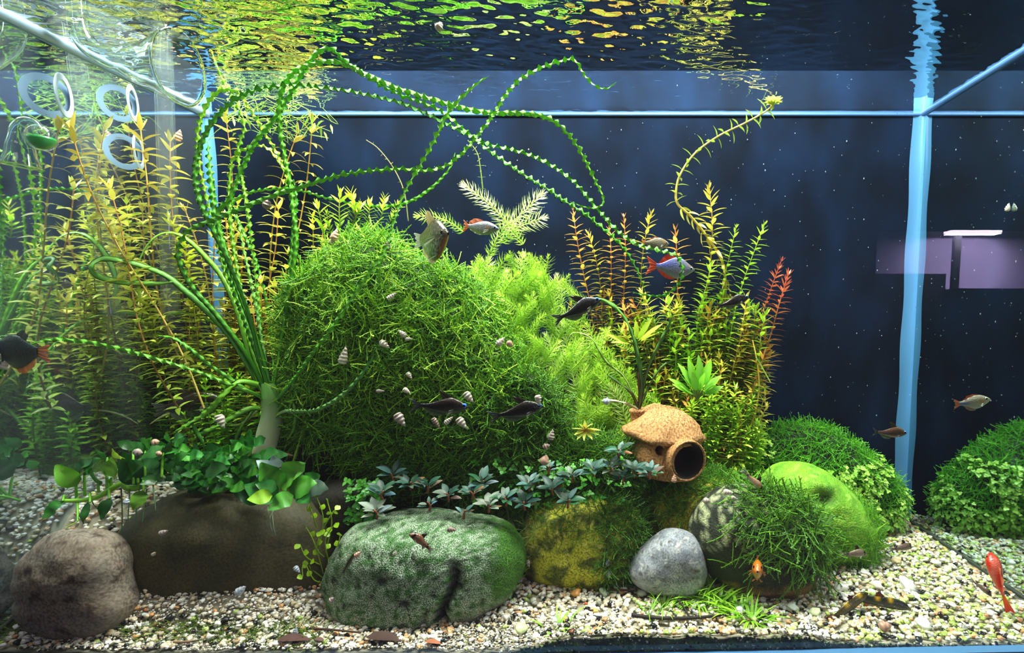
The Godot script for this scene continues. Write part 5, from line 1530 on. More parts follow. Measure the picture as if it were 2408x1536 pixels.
# ---------------------------------------------------------------- glassware
func hose(pts: PackedVector3Array, rads: Array, sides := 28, wall := 0.0) -> Mb:
	var b := Mb.new()
	var n := pts.size()
	for layer in (2 if wall > 0.0 else 1):                  # outer skin, then the inner one of a glass wall
		var nn := (pts[1] - pts[0]).cross(Vector3(0.2, 0.3, 1)).normalized()
		var f := b.v.size()
		var c := b.i.size()
		for k in n:
			var t := (pts[mini(k + 1, n - 1)] - pts[maxi(k - 1, 0)]).normalized()
			nn = (nn - t * nn.dot(t)).normalized()
			var bb := t.cross(nn)
			var s := float(k) / (n - 1) * (rads.size() - 1)
			var w: float = lerpf(rads[int(s)], rads[mini(int(s) + 1, rads.size() - 1)], smoothstep(0, 1, fposmod(s, 1.0))) - wall * layer
			for j in sides:
				var a := TAU * j / sides
				b.add(pts[k] + (nn * cos(a) + bb * sin(a)) * w)
		b.grid(f, n, sides, true)
		if layer == 0:
			for k in range(c, b.i.size(), 3):
				var x := b.i[k + 1]
				b.i[k + 1] = b.i[k + 2]
				b.i[k + 2] = x
	if wall > 0.0:
		var m := n * sides
		for j in sides:
			var j1 := (j + 1) % sides
			b.quad(j, m + j, m + j1, j1)
			b.quad((n - 1) * sides + j, (n - 1) * sides + j1, m + (n - 1) * sides + j1, m + (n - 1) * sides + j)
	return b

func glassware() -> void:
	var glass := mat("blown_glass", "ffffff", 0.0, {"albedo_color": Color(0.9, 0.95, 0.95, 0.02), "transparency": BaseMaterial3D.TRANSPARENCY_ALPHA, "vertex_color_use_as_albedo": false})
	var t := thing("outflow_pipe", "clear blown-glass outflow pipe with a trumpet mouth hanging at the surface, upper left", "pipe", P(200, 60, .70))
	var o := t.position
	var d := .70
	var u := d / F
	var h := hose(smooth([P(178, -60, d) - o, P(180, 20, d) - o, P(190, 80, d) - o, P(222, 118, d) - o, P(275, 138, d) - o, P(340, 152, d) - o, P(425, 160, d) - o], 6), [19 * u, 19 * u, 20 * u, 21 * u, 28 * u, 46 * u, 80 * u], 40, 0.0011)
	obj("trumpet", h, M.solid_glass, t)
	t = thing("intake_pipe", "clear vertical glass intake tube before the left end of the tank", "pipe", P(385, 172, .80))
	o = t.position
	h = hose(smooth([P(380, 60, .80) - o, P(385, 172, .80) - o, P(390, 330, .80) - o, P(398, 560, .80) - o, P(402, 740, .80) - o], 6), [0.0112, 0.0112, 0.0112, 0.0112, 0.0112], 24)
	obj("tube", h, glass, t)
	h = hose(smooth([P(380, 60, .80) - o, P(385, 172, .80) - o, P(390, 330, .80) - o, P(398, 560, .80) - o, P(402, 740, .80) - o], 6), [0.0088, 0.0088, 0.0088, 0.0088, 0.0088], 24)
	obj("inner_wall", h, glass, t)
	t = thing("drop_checker", "small clear glass bubble with green liquid on a curved neck, at the left edge", "glass bubble", P(60, 330, .63))
	o = t.position
	d = .63
	u = d / F
	var neck := hose(smooth([P(48, 392, d) - o, P(48, 350, d) - o, P(42, 310, d) - o, P(52, 288, d) - o, P(78, 290, d) - o, P(94, 312, d) - o], 6), [36 * u, 26 * u, 16 * u, 12 * u, 11 * u, 12 * u], 32, 0.0012)
	obj("neck", neck, M.solid_glass, t)
	var bulb := Mb.new()
	bulb.ball(P(97, 324, d) - o, Vector3.ONE * 29 * u, Color.WHITE, 16, 24)
	obj("bulb", bulb, glass, t)
	var liq := Mb.new()
	var prof := []
	for k in 9:
		var a := PI / 2 * k / 8
		prof.append(Vector2(sin(a) * 25 * u, -cos(a) * 25 * u))
	prof.append(Vector2(0, 0))
	liq.lathe(prof, 24, lin("1c7a34"), Transform3D(Basis(), P(97, 324, d) - o))
	obj("liquid", liq, M.satin, t)
	var k := 0
	for q in [[116, 225, .702, "frosted suction ring high on the left glass, nearest the glass bubble"], [298, 243, .803, "frosted suction ring beside the intake tube, upper one"], [303, 357, .806, "frosted suction ring beside the intake tube, lower one"]]:
		var p := P(q[0], q[1], q[2])
		p.x = LEFT + 0.004
		var g := Mb.new()
		prof = []
		for c in [[0.0255, 0.0], [0.0255, 0.0008], [0.0245, 0.0014], [0.0185, 0.0014], [0.0175, 0.0008], [0.0175, 0.0], [0.0255, 0.0]]:
			prof.append(Vector2(c[0] * (1.0 if k == 0 else 0.95), c[1]))
		g.lathe(prof, 36, lin("b8cbe0"), Transform3D(Basis(Vector3(0, 0, 1), -PI / 2), Vector3.ZERO))
		var ring := obj("suction_ring", g, M.frosted)
		ring.position = p + Vector3(0.006, 0, 0)
		ring.rotation.y = 0.44
		tag(ring, q[3], "suction cup", "suction rings on the left glass")
		k += 1

# ---------------------------------------------------------------- fish
func fin(roots: PackedVector3Array, tips: PackedVector3Array, ca: Color, cb: Color) -> Mb:
	var b := Mb.new()
	var n := roots.size()
	for k in 4:
		for j in n:
			var ray := 0.85 + 0.25 * float(j % 2)
			var p := roots[j].lerp(tips[j], k / 3.0)
			p.z += 0.0004 * sin(j * 1.7) * k
			b.add(p, ca.lerp(cb, k / 3.0) * ray)
	b.grid(0, 4, n)
	return b

# s: prof [[t, top, bottom, half width]...] in body lengths from nose to tail root; paint(t, v, side)
func fish(called: String, label: String, at: Vector3, L: float, yaw: float, pitch: float, s: Dictionary, roll := 0.0) -> Node3D:
	var t := thing(called, label, "fish", at)
	t.basis = Basis.from_euler(Vector3(0, yaw, 0)) * Basis(Vector3(0, 0, 1), pitch) * Basis(Vector3(1, 0, 0), roll)
	var prof: Array = s.prof
	var at_t := func(x: float) -> Array:
		var k := 0
		while k < prof.size() - 2 and prof[k + 1][0] < x:
			k += 1
		var w := clampf((x - prof[k][0]) / (prof[k + 1][0] - prof[k][0]), 0, 1)
		var out := []
		for j in [1, 2, 3]:
			out.append(cubic_interpolate(prof[k][j], prof[k + 1][j], prof[maxi(k - 1, 0)][j], prof[mini(k + 2, prof.size() - 1)][j], w))
		return out
	var bend: float = s.get("bend", 0.0)
	var X := func(x: float) -> Vector3: return Vector3((0.5 - x) * L, 0, bend * L * x * x)
	var b := Mb.new()
	var rows := 84
	var ring: int = s.get("ring", 44)
	for k in rows + 1:
		var x := pow(float(k) / rows, 1.25)
		var q: Array = at_t.call(x)
		var mid: float = (q[0] + q[1]) * 0.5
		var hh: float = (q[0] - q[1]) * 0.5
		for j in ring:
			var a := TAU * j / ring
			var v := cos(a)
			b.add((X.call(x) as Vector3) + Vector3(0, (mid + hh * v) * L, sin(a) * pow(absf(sin(a)), 0.15) * q[2] * L), (s.paint.call(x, v, sin(a)) as Color) * s.get("shade", 0.5))
	b.grid(0, rows + 1, ring, true)
	obj("body", b, M.fish_skin, t)
	for side in [-1, 1]:
		var ev: Vector2 = s.get("eye_at", Vector2(0.13, 0.02))
		var q: Array = at_t.call(ev.x)
		var er: float = s.get("eye", 0.035) * L
		var c: Vector3 = (X.call(ev.x) as Vector3) + Vector3(0, ev.y * L, side * (q[2] * L * 0.93 - er * 0.25))
		var eb := Mb.new()
		eb.ball(Vector3.ZERO, Vector3(er, er * 0.55, er), lin(s.get("iris", "c8c8b0")), 10, 14)
		for k in eb.v.size():
			if eb.v[k].y > er * 0.40:
				eb.c[k] = lin("050508")
		for k in eb.v.size():
			eb.v[k] = Basis(Vector3(1, 0, 0), PI / 2 * side) * eb.v[k] + c
		obj("eye", eb, M.eye, t)
	var fm: Material = M[s.get("fin_mat", "fin")]
	# tail
	var ta: Dictionary = s.tail
	var q1: Array = at_t.call(0.985)
	var roots := PackedVector3Array()
	var tips := PackedVector3Array()
	for j in 15:
		var w := 1.0 - 2.0 * j / 14.0
		var e: Vector3 = X.call(0.985)
		roots.append(e + Vector3(0, (lerpf(q1[1], q1[0], (w + 1) * 0.5)) * L, 0))
		var ln: float = ta.len * L * (1.0 - ta.fork * (1.0 - absf(w)))
		tips.append(e + Vector3(-ln, w * ta.spread * L * pow(absf(w), 0.15) + (q1[0] + q1[1]) * 0.5 * L, bend * ln * 2.2 + ta.get("sway", 0.0) * ln))
	obj("tail_fin", fin(roots, tips, lin(ta.c0), lin(ta.c1)), fm, t)
	for f in s.fins:
		# name, from, to, height at the front and the back, slant, colours, below
		roots = PackedVector3Array()
		tips = PackedVector3Array()
		for j in 11:
			var w := j / 10.0
			var x: float = lerpf(f[1], f[2], w)
			var q: Array = at_t.call(x)
			var below: bool = f[8]
			var y: float = (q[1] if below else q[0]) * 0.96
			var hgt: float = lerpf(f[3], f[4], w) * sin(PI * clampf(0.12 + w * 0.80, 0, 1)) * L
			var p: Vector3 = (X.call(x) as Vector3) + Vector3(0, y * L, 0)
			roots.append(p)
			tips.append(p + Vector3(-f[5] * hgt, -hgt if below else hgt, 0))
		obj(f[0], fin(roots, tips, lin(f[6]), lin(f[7])), fm, t)
	for side in [-1, 1]:
		for pf in s.get("pairs", [["pectoral_fin", 0.27, -0.06, 0.14, 0.05]]):
			var q: Array = at_t.call(pf[1])
			var p: Vector3 = (X.call(pf[1]) as Vector3) + Vector3(0, pf[2] * L, side * q[2] * L * (0.9 if pf[2] > q[1] * 0.8 else 0.25))
			roots = PackedVector3Array()
			tips = PackedVector3Array()
			for j in 7:
				var w := j / 6.0 - 0.5
				roots.append(p + Vector3(0, w * 0.03 * L, 0))
				tips.append(p + Vector3(-pf[3] * L * (1.0 - 0.5 * absf(w)), -pf[3] * 0.45 * L + w * pf[4] * 2.0 * L, side * pf[3] * L * 0.45))
			obj(pf[0], fin(roots, tips, lin(s.get("pair_col", "9aa08a")), lin(s.get("pair_tip", "c0c4b0"))), M.veil, t)
	return t

func fishes() -> void:
	var fs := n3(77, 1.0, 2)
	var px := func(n: float, d: float) -> float: return n * d / F
	# deep-bodied rainbowfish
	var deep := [[0.0, 0.015, -0.03, 0.008], [0.06, 0.065, -0.075, 0.04], [0.16, 0.13, -0.15, 0.068], [0.32, 0.235, -0.235, 0.082], [0.48, 0.27, -0.26, 0.082], [0.64, 0.21, -0.21, 0.066], [0.80, 0.12, -0.13, 0.045], [0.92, 0.07, -0.08, 0.026], [1.0, 0.07, -0.075, 0.014]]
	var slim := [[0.0, 0.01, -0.03, 0.01], [0.07, 0.06, -0.07, 0.045], [0.18, 0.115, -0.125, 0.07], [0.34, 0.165, -0.185, 0.085], [0.5, 0.17, -0.20, 0.083], [0.66, 0.135, -0.15, 0.066], [0.82, 0.08, -0.09, 0.042], [0.93, 0.055, -0.06, 0.024], [1.0, 0.058, -0.062, 0.014]]
	fish("rainbowfish", "deep-bodied blue-violet rainbowfish with red tail and red-edged fins, inside the crinkled-leaf hoop", P(1588, 630, .80), px.call(92, .80), 0.12, -0.08, {"prof": deep, "eye": 0.042, "eye_at": Vector2(0.10, 0.01), "iris": "b8d8d8",
		"paint": func(x, v, _s):
			var c := lin("8f98b4").lerp(lin("5a64b8"), smoothstep(0.25, 0.8, x) * smoothstep(-0.3, 0.2, v))
			c = c.lerp(lin("a8b4b0"), smoothstep(-0.1, -0.7, v)).lerp(lin("9a8a80"), smoothstep(0.35, 0.1, x) * smoothstep(-0.2, 0.8, v))
			return c * (0.85 + 0.3 * (0.5 + 0.5 * sin(x * 95.0)) * (0.5 + 0.5 * sin(v * 14.0 + 1.5 * sin(x * 47.5)))),
		"tail": {"len": 0.27, "fork": 0.38, "spread": 0.24, "c0": "d03a20", "c1": "d85a3a"}, "fins": [["dorsal_fin", 0.42, 0.92, 0.13, 0.13, 0.5, "c83a20", "a8281c", false], ["anal_fin", 0.48, 0.94, 0.09, 0.10, 0.5, "c8482c", "b0301c", true]], "pair_col": "b0b4a8"})
	fish("rainbowfish", "silvery rainbowfish with orange tail edge above the moss dome, right of the spotted gourami", P(1136, 535, .79), px.call(84, .79), -0.35, -0.12, {"prof": slim, "eye": 0.048, "eye_at": Vector2(0.10, 0.012), "iris": "7aa8d8",
		"paint": func(x, v, _s):
			var c := lin("8a8c90").lerp(lin("a9a79a"), smoothstep(0.1, -0.8, v)).lerp(lin("a8a0c0"), smoothstep(0.5, 0.9, v))
			c = c.lerp(lin("c88a1c"), exp(-pow((x - 0.30) / 0.07, 2.0) - pow((v - 0.05) / 0.25, 2.0)) * 0.8).lerp(lin("d8682c"), smoothstep(0.93, 1.0, x))
			c = c.lerp(lin("5a5a6a"), exp(-pow((v - 0.25) / 0.15, 2.0)) * 0.5)
			return c * (0.8 + 0.4 * (0.5 + 0.5 * sin(x * 105.0)) * (0.5 + 0.5 * sin(v * 16.0 + 1.5 * sin(x * 52.0)))),
		"tail": {"len": 0.16, "fork": 0.3, "spread": 0.17, "c0": "e8782c", "c1": "c8583a"}, "fins": [["dorsal_fin", 0.50, 0.95, 0.09, 0.12, 0.9, "c8684a", "d8785a", false], ["anal_fin", 0.52, 0.93, 0.05, 0.05, 0.5, "a8a890", "b0b098", true]]})
	fish("rainbowfish", "pale olive rainbowfish with an orange tail just above the blue-violet one", P(1545, 572, .81), px.call(60, .81), 0.3, 0.0, {"prof": slim.map(func(q): return [q[0], q[1] * 1.25, q[2] * 1.25, q[3]]), "eye": 0.04, "iris": "c8d0c0",
		"paint": func(x, v, _s):
			var c := lin("a39a7a").lerp(lin("b4ae98"), smoothstep(0.0, -0.8, v))
			c = c.lerp(lin("d8942c"), exp(-pow((x - 0.22) / 0.05, 2.0)) * 0.6).lerp(lin("9a3424"), exp(-pow((x - 0.17) / 0.018, 2.0)) * smoothstep(0.4, 0.0, absf(v)) * 0.8)
			c = c.lerp(lin("6a6450"), exp(-pow((v - 0.0) / 0.12, 2.0)) * smoothstep(0.5, 0.9, x) * 0.6)
			return c * (0.8 + 0.35 * (0.5 + 0.5 * sin(x * 100.0)) * (0.5 + 0.5 * sin(v * 15.0 + 1.5 * sin(x * 50.0)))),
		"tail": {"len": 0.16, "fork": 0.3, "spread": 0.13, "c0": "f0982c", "c1": "e8882c"}, "fins": [["dorsal_fin", 0.42, 0.88, 0.05, 0.05, 0.8, "a8683a", "a8502c", false], ["anal_fin", 0.5, 0.92, 0.04, 0.05, 0.6, "b09a6a", "c8a05a", true]]})
	fish("rainbowfish", "pale cream rainbowfish with a blue tail root and orange-red fins near the right glass", P(2292, 944, .70), px.call(80, .70), 0.1, 0.12, {"prof": slim.map(func(q): return [q[0], q[1] * 1.05, q[2] * 1.15, q[3]]), "eye": 0.045, "eye_at": Vector2(0.17, 0.045), "iris": "d8e0c0",
		"paint": func(x, v, _s):
			var c := lin("b4ae94").lerp(lin("c8ccb0"), smoothstep(0.1, -0.8, v))
			c = c.lerp(lin("c89a2c"), exp(-pow((x - 0.34) / 0.14, 2.0) - pow((v - 0.05) / 0.3, 2.0)) * 0.8)
			return c.lerp(lin("5a7ac8"), smoothstep(0.62, 0.85, x) * exp(-pow((v + 0.1) / 0.45, 2.0))),
		"tail": {"len": 0.19, "fork": 0.3, "spread": 0.17, "c0": "d8581c", "c1": "6a5a34"}, "fins": [["dorsal_fin", 0.36, 0.85, 0.05, 0.07, 1.0, "a8481c", "7a3414", false], ["anal_fin", 0.46, 0.85, 0.09, 0.06, 0.7, "8a6a5a", "7a5a4a", true]]})
	# spotted gouramis
	var gour := [[0.0, 0.015, -0.02, 0.012], [0.08, 0.075, -0.08, 0.05], [0.2, 0.145, -0.17, 0.075], [0.36, 0.20, -0.25, 0.085], [0.55, 0.20, -0.26, 0.072], [0.75, 0.13, -0.19, 0.045], [0.9, 0.08, -0.11, 0.025], [1.0, 0.06, -0.07, 0.014]]
	var pearl := func(dark: Color, mid: Color, low: Color, x: float, v: float, s: float) -> Color:
		var c := dark.lerp(mid, smoothstep(0.6, 0.0, v)).lerp(low, smoothstep(-0.05, -0.45, v))
		var n := sin(x * 48.0 + 1.2 * sin(v * 13.0)) * sin(v * 17.0 + 1.4 * sin(x * 31.0))
		c *= 0.35 + 0.95 * smoothstep(-0.25, 0.45, n)
		return c.lerp(lin("15120c"), exp(-pow((v - 0.08 + 0.02 * sin(x * 60.0)) / 0.07, 2.0)) * smoothstep(1.0, 0.9, x) * 0.85)
	fish("spotted_gourami", "silver-grey spotted gourami with an orange belly facing the viewer on top of the moss dome", P(1020, 556, .735), px.call(135, .735), -0.80, 0.0, {"prof": gour.map(func(q): return [q[0], q[1] * 1.35, q[2] * 1.55, q[3] * 1.15]), "eye": 0.04, "eye_at": Vector2(0.12, 0.03), "iris": "2c2820", "ring": 110, "shade": 0.33,
		"paint": func(x, v, s):
			var c: Color = pearl.call(lin("8a7a5a"), lin("a09678"), lin("b4bcb4"), x, v, s)
			return c.lerp(lin("d8862c"), smoothstep(0.35, 0.1, x) * smoothstep(-0.3, -0.8, v) * 0.8).lerp(lin("e0682c"), smoothstep(-0.88, -0.98, v) * smoothstep(0.6, 0.3, x)),
		"tail": {"len": 0.25, "fork": 0.25, "spread": 0.15, "c0": "8a8a7a", "c1": "a0a894"}, "fins": [["dorsal_fin", 0.45, 0.70, 0.16, 0.26, 0.7, "8a7448", "a8946a", false], ["anal_fin", 0.35, 0.95, 0.05, 0.12, 0.4, "c8a078", "a8a890", true]],
		"pairs": [["pectoral_fin", 0.27, -0.03, 0.24, 0.07], ["pelvic_feeler", 0.28, -0.30, 0.30, 0.004]], "pair_col": "a8b49a", "pair_tip": "b8c4a8"})
	fish("spotted_gourami", "dark brown spotted gourami half hidden behind the strap leaves at the left", P(462, 950, .77), px.call(128, .77), 0.25, 0.12, {"prof": gour, "eye": 0.03, "iris": "6a4a2c", "ring": 110,
		"paint": func(x, v, s): return pearl.call(lin("3c3024"), lin("4a3c2c"), lin("5c6456"), x, v, s),
		"tail": {"len": 0.22, "fork": 0.25, "spread": 0.14, "c0": "4a4a40", "c1": "5a6054"}, "fins": [["dorsal_fin", 0.5, 0.75, 0.12, 0.14, 0.8, "4a4034", "3c3428", false], ["anal_fin", 0.35, 0.95, 0.08, 0.16, 0.4, "6a7464", "7a8070", true]], "pairs": [["pectoral_fin", 0.27, -0.03, 0.16, 0.05]]})
	fish("large_gourami", "large dusky fish with an orange-tipped fin close to the left glass at mid height", P(40, 822, .605), px.call(165, .605), 2.8, 0.05, {"prof": gour, "eye": 0.028, "iris": "3a3428",
		"shade": 0.3, "paint": func(x, v, s): return lin("2c332f").lerp(lin("5c665c"), smoothstep(0.0, -0.8, v)),
		"tail": {"len": 0.28, "fork": 0.25, "spread": 0.13, "c0": "6a4a2c", "c1": "b0582c"}, "fins": [["dorsal_fin", 0.5, 0.75, 0.10, 0.12, 0.8, "2c3430", "3a403a", false], ["anal_fin", 0.35, 0.95, 0.08, 0.12, 0.4, "8a5a34", "a85c30", true]]})
	# black tetras with blue eyes
	var tet := [[0.0, 0.0, -0.035, 0.012], [0.06, 0.055, -0.07, 0.045], [0.18, 0.13, -0.13, 0.072], [0.34, 0.185, -0.16, 0.08], [0.5, 0.16, -0.16, 0.072], [0.66, 0.10, -0.13, 0.055], [0.82, 0.05, -0.085, 0.036], [0.93, 0.035, -0.055, 0.022], [1.0, 0.035, -0.05, 0.014]]
	var dusk := func(back: Color, belly: Color, x: float, v: float) -> Color:
		return lin("0b0d10").lerp(back, smoothstep(0.35, 0.95, v) * smoothstep(0.9, 0.4, x)).lerp(belly, smoothstep(-0.45, -0.95, v))
	for q in [[1045, 955, .685, 112, 0.08, -0.05, "3c1a10", "5a5a3a", "2f7cf0", "black tetra with a bright blue eye before the moss dome, left of two"], [1225, 965, .685, 108, 0.1, 0.2, "2c1c14", "4a5248", "3a8cf0", "black tetra with a bright blue eye before the moss dome, right of two"],
			[1366, 724, .74, 102, 0.1, 0.42, "2c2c34", "5a6a44", "5aa0e8", "dark grey tetra tilted head-up under the end of the arching narrow leaf"], [1728, 708, .78, 72, 0.2, 0.28, "3a3018", "6a6a34", "78b0e8", "small dark tetra in front of the right-hand stems"], [2098, 1017, .78, 74, 0.1, -0.06, "6a4a30", "8a7a5a", "6a98d8", "brownish tetra swimming past the blue corner seam at the right"]]:
		fish("tetra", q[9], P(q[0], q[1], q[2]), px.call(q[3], q[2]), q[4], q[5], {"prof": tet, "eye": 0.050, "eye_at": Vector2(0.085, 0.02), "iris": q[8], "paint": func(x, v, _s):
				var c: Color = dusk.call(lin(q[6]), lin(q[7]), x, v)
				return c.lerp(lin("7a5034"), 0.5) if q[0] > 2000 else c,
			"tail": {"len": 0.24, "fork": 0.55, "spread": 0.16, "c0": "181c1c", "c1": "3a4440", "sway": 0.2}, "fins": [["dorsal_fin", 0.34, 0.52, 0.20, 0.14, 1.1, "2c2418", "3c3a28", false], ["anal_fin", 0.52, 0.92, 0.12, 0.06, 0.6, "3a4a3c", "6a7a5a", true]], "pair_col": "3a3c30", "pair_tip": "6a7060"})
	# small catfish
	var cat := [[0.0, -0.05, -0.10, 0.02], [0.08, 0.06, -0.13, 0.075], [0.2, 0.15, -0.14, 0.11], [0.34, 0.20, -0.15, 0.12], [0.5, 0.17, -0.14, 0.105], [0.68, 0.11, -0.10, 0.07], [0.85, 0.07, -0.06, 0.04], [1.0, 0.06, -0.05, 0.02]]
	for q in [[1774, 1134, .70, 58, -0.4, -0.75, "c89a7a", "e0dcd0", "pale panda-patterned catfish diving head-down above the moss stone"], [988, 1272, .585, 62, 3.5, 0.85, "a8704c", "c08a64", "orange-brown catfish with dark saddle marks over the speckled boulder"], [2122, 1288, .72, 56, 0.25, 0.05, "8a7058", "a8927a", "brown catfish resting on the right gravel beside the seam"],
			[2012, 1302, .72, 60, 0.15, 0.0, "98826a", "b8a890", "pale brown catfish hiding at the foot of the green rock"], [2311, 1384, .62, 48, -1.2, -0.25, "7a6450", "a8a090", "small dark-faced catfish facing the viewer beside the lower red fish"]]:
		fish("catfish", q[8], P(q[0], q[1], q[2]), px.call(q[3], q[2]), q[4], q[5], {"prof": cat, "eye": 0.045, "eye_at": Vector2(0.16, 0.06), "iris": "1c1814",
			"paint": func(x, v, _s):
				var c: Color = lin(q[6]).lerp(lin(q[7]), smoothstep(0.1, -0.8, v))
				return c.lerp(lin("0f0d0c"), maxf(exp(-pow((x - 0.15) / 0.055, 2.0)), exp(-pow((x - 0.88) / 0.05, 2.0)) * 0.9)),
			"tail": {"len": 0.26, "fork": 0.45, "spread": 0.17, "c0": "8a8478", "c1": "c0c0b4"}, "fins": [["dorsal_fin", 0.34, 0.52, 0.24, 0.10, 0.5, "0f0d0c", "4a443c", false], ["anal_fin", 0.7, 0.84, 0.12, 0.06, 0.6, "a8a090", "b8b4a8", true], ["fat_fin", 0.76, 0.84, 0.08, 0.06, 1.0, "4a443c", "6a6458", false]], "pair_col": "a8a090"})
	# banded loach: two bodies, one behind the other
	var loach := [[0.0, -0.02, -0.05, 0.012], [0.06, 0.03, -0.07, 0.04], [0.16, 0.075, -0.085, 0.06], [0.34, 0.10, -0.09, 0.068], [0.55, 0.10, -0.085, 0.06], [0.75, 0.085, -0.075, 0.046], [0.92, 0.07, -0.065, 0.03], [1.0, 0.07, -0.06, 0.02]]
	fish("loach", "dark loach with two yellow saddle patches resting on the right gravel, facing right", on_ground(2080, 1440) + Vector3(0, 0.012, 0), px.call(122, .62), -0.15, -0.10, {"prof": loach.map(func(q): return [q[0], q[1] * 1.25, q[2] * 1.2, q[3] * 1.1]), "eye": 0.02, "eye_at": Vector2(0.15, 0.03), "iris": "3a4030",
		"paint": func(x, v, _s):
			var c := lin("2c3222").lerp(lin("4a5236"), smoothstep(0.2, -0.8, v))
			return c.lerp(lin("e0b41c"), maxf(exp(-pow((x - 0.42) / 0.045, 2.0)), exp(-pow((x - 0.67) / 0.045, 2.0))) * smoothstep(0.1, 0.4, v)),
		"tail": {"len": 0.16, "fork": 0.4, "spread": 0.12, "c0": "c88a4a", "c1": "8a5a3a"}, "fins": [["dorsal_fin", 0.52, 0.70, 0.13, 0.05, 0.9, "8a4a34", "5a2c20", false], ["anal_fin", 0.78, 0.90, 0.10, 0.05, 0.9, "c8785a", "b86848", true]], "pair_col": "b89a5a", "pair_tip": "c8b078"})
	fish("loach", "olive loach with yellow saddle patches and a forked orange tail at lower left", on_ground(1996, 1442) + Vector3(0.0, 0.014, 0.006), px.call(112, .605), 0.30, 0.52, {"prof": loach.map(func(q): return [q[0], q[1] * 1.45, q[2] * 1.4, q[3] * 1.2]), "eye": 0.018, "iris": "3a4030",
		"paint": func(x, v, _s):
			var c := lin("5a5018").lerp(lin("6a6428"), smoothstep(0.2, -0.8, v)).lerp(lin("24240f"), smoothstep(0.25, 0.1, x) * 0.6 + exp(-pow((x - 0.96) / 0.04, 2.0)) * 0.8)
			return c.lerp(lin("e8bc20"), maxf(exp(-pow((x - 0.24) / 0.06, 2.0)), exp(-pow((x - 0.62) / 0.06, 2.0))) * smoothstep(0.2, 0.5, v)),
		"tail": {"len": 0.26, "fork": 0.5, "spread": 0.20, "c0": "c8784a", "c1": "8a4a34"}, "fins": [["dorsal_fin", 0.36, 0.52, 0.16, 0.06, 0.5, "5a2420", "4a1c18", false], ["anal_fin", 0.80, 0.92, 0.12, 0.06, 0.4, "d88a6a", "d07a5a", true]], "pair_col": "8a7a2c", "pair_tip": "6a5a20"})
	# orange cichlids
	var cic := [[0.0, 0.0, -0.04, 0.015], [0.08, 0.09, -0.10, 0.055], [0.2, 0.19, -0.17, 0.08], [0.36, 0.24, -0.21, 0.085], [0.55, 0.21, -0.20, 0.07], [0.75, 0.13, -0.13, 0.045], [0.9, 0.08, -0.08, 0.025], [1.0, 0.075, -0.075, 0.014]]
	fish("cichlid", "small orange cichlid facing the viewer before the moss stone", P(1781, 1340, .625), px.call(100, .625), -1.83, 0.38, {"prof": cic.map(func(q): return [q[0], q[1], q[2], q[3] * 1.5]), "eye": 0.04, "eye_at": Vector2(0.14, 0.07), "iris": "1a0f08",
		"paint": func(x, v, _s): return lin("ff8c2c").lerp(lin("f0a05a"), smoothstep(-0.2, -0.8, v)).lerp(lin("e88a20"), smoothstep(0.3, 0.9, v) * 0.6),
		"tail": {"len": 0.2, "fork": 0.1, "spread": 0.14, "c0": "e8782c", "c1": "d8a070"}, "fins": [["dorsal_fin", 0.3, 0.9, 0.10, 0.12, 0.4, "e8581c", "d8482c", false], ["anal_fin", 0.5, 0.9, 0.08, 0.10, 0.6, "e8783c", "e09060", true]], "pairs": [["pectoral_fin", 0.27, -0.02, 0.16, 0.06], ["pelvic_fin", 0.30, -0.19, 0.17, 0.02]], "pair_col": "d86a34", "pair_tip": "e89058"})
	fish("cichlid", "bright red fish seen from above and behind, standing upright near the right glass", P(2338, 1348, .635), px.call(98, .635), 1.40, 1.10, {"prof": cic.map(func(q): return [q[0], q[1] * 0.85, q[2] * 0.85, q[3] * 2.0]), "eye": 0.035, "iris": "2a1008", "bend": 0.12,
		"paint": func(x, v, _s): return lin("ff3c18").lerp(lin("e8a080"), smoothstep(0.2, 0.8, 0.5 + 0.5 * sin(x * 9.0 + v * 5.0)) * 0.35),
		"tail": {"len": 0.42, "fork": 0.15, "spread": 0.20, "c0": "e0641c", "c1": "c0280c"}, "fins": [["dorsal_fin", 0.3, 0.92, 0.12, 0.16, 0.6, "e0482c", "e0906a", false], ["anal_fin", 0.5, 0.92, 0.10, 0.12, 0.6, "e0582c", "d84820", true]], "pair_col": "e09050", "pair_tip": "e8a868"})
	# the ghostly small one at the speckled boulder
	fish("sucker_fish", "slim translucent-looking olive fish clinging to the left of the speckled boulder", P(822, 1322, .602), px.call(62, .602), 0.2, 1.05, {"prof": loach, "eye": 0.03, "iris": "3a4030",
		"paint": func(x, v, _s): return lin("7c8a5a").lerp(lin("40482c"), exp(-pow((v - 0.2) / 0.25, 2.0))),
		"tail": {"len": 0.2, "fork": 0.3, "spread": 0.1, "c0": "5a6040", "c1": "8a907a"}, "fins": [["dorsal_fin", 0.34, 0.5, 0.14, 0.06, 0.6, "5a6040", "8a907a", false]], "fin_mat": "veil"})
	fish("tetra", "pale slim fish hidden in the leaves behind the bulb plant, only its orange fin showing", P(640, 850, .85), px.call(110, .85), 2.9, 0.1, {"prof": slim, "eye": 0.03,
		"paint": func(x, v, _s): return lin("4a4438").lerp(lin("8a5a38"), smoothstep(0.6, 1.0, x)),
		"tail": {"len": 0.25, "fork": 0.3, "spread": 0.14, "c0": "b8582c", "c1": "c86a34"}, "fins": [["anal_fin", 0.5, 0.92, 0.12, 0.10, 0.6, "c8602c", "b85028", true]]})

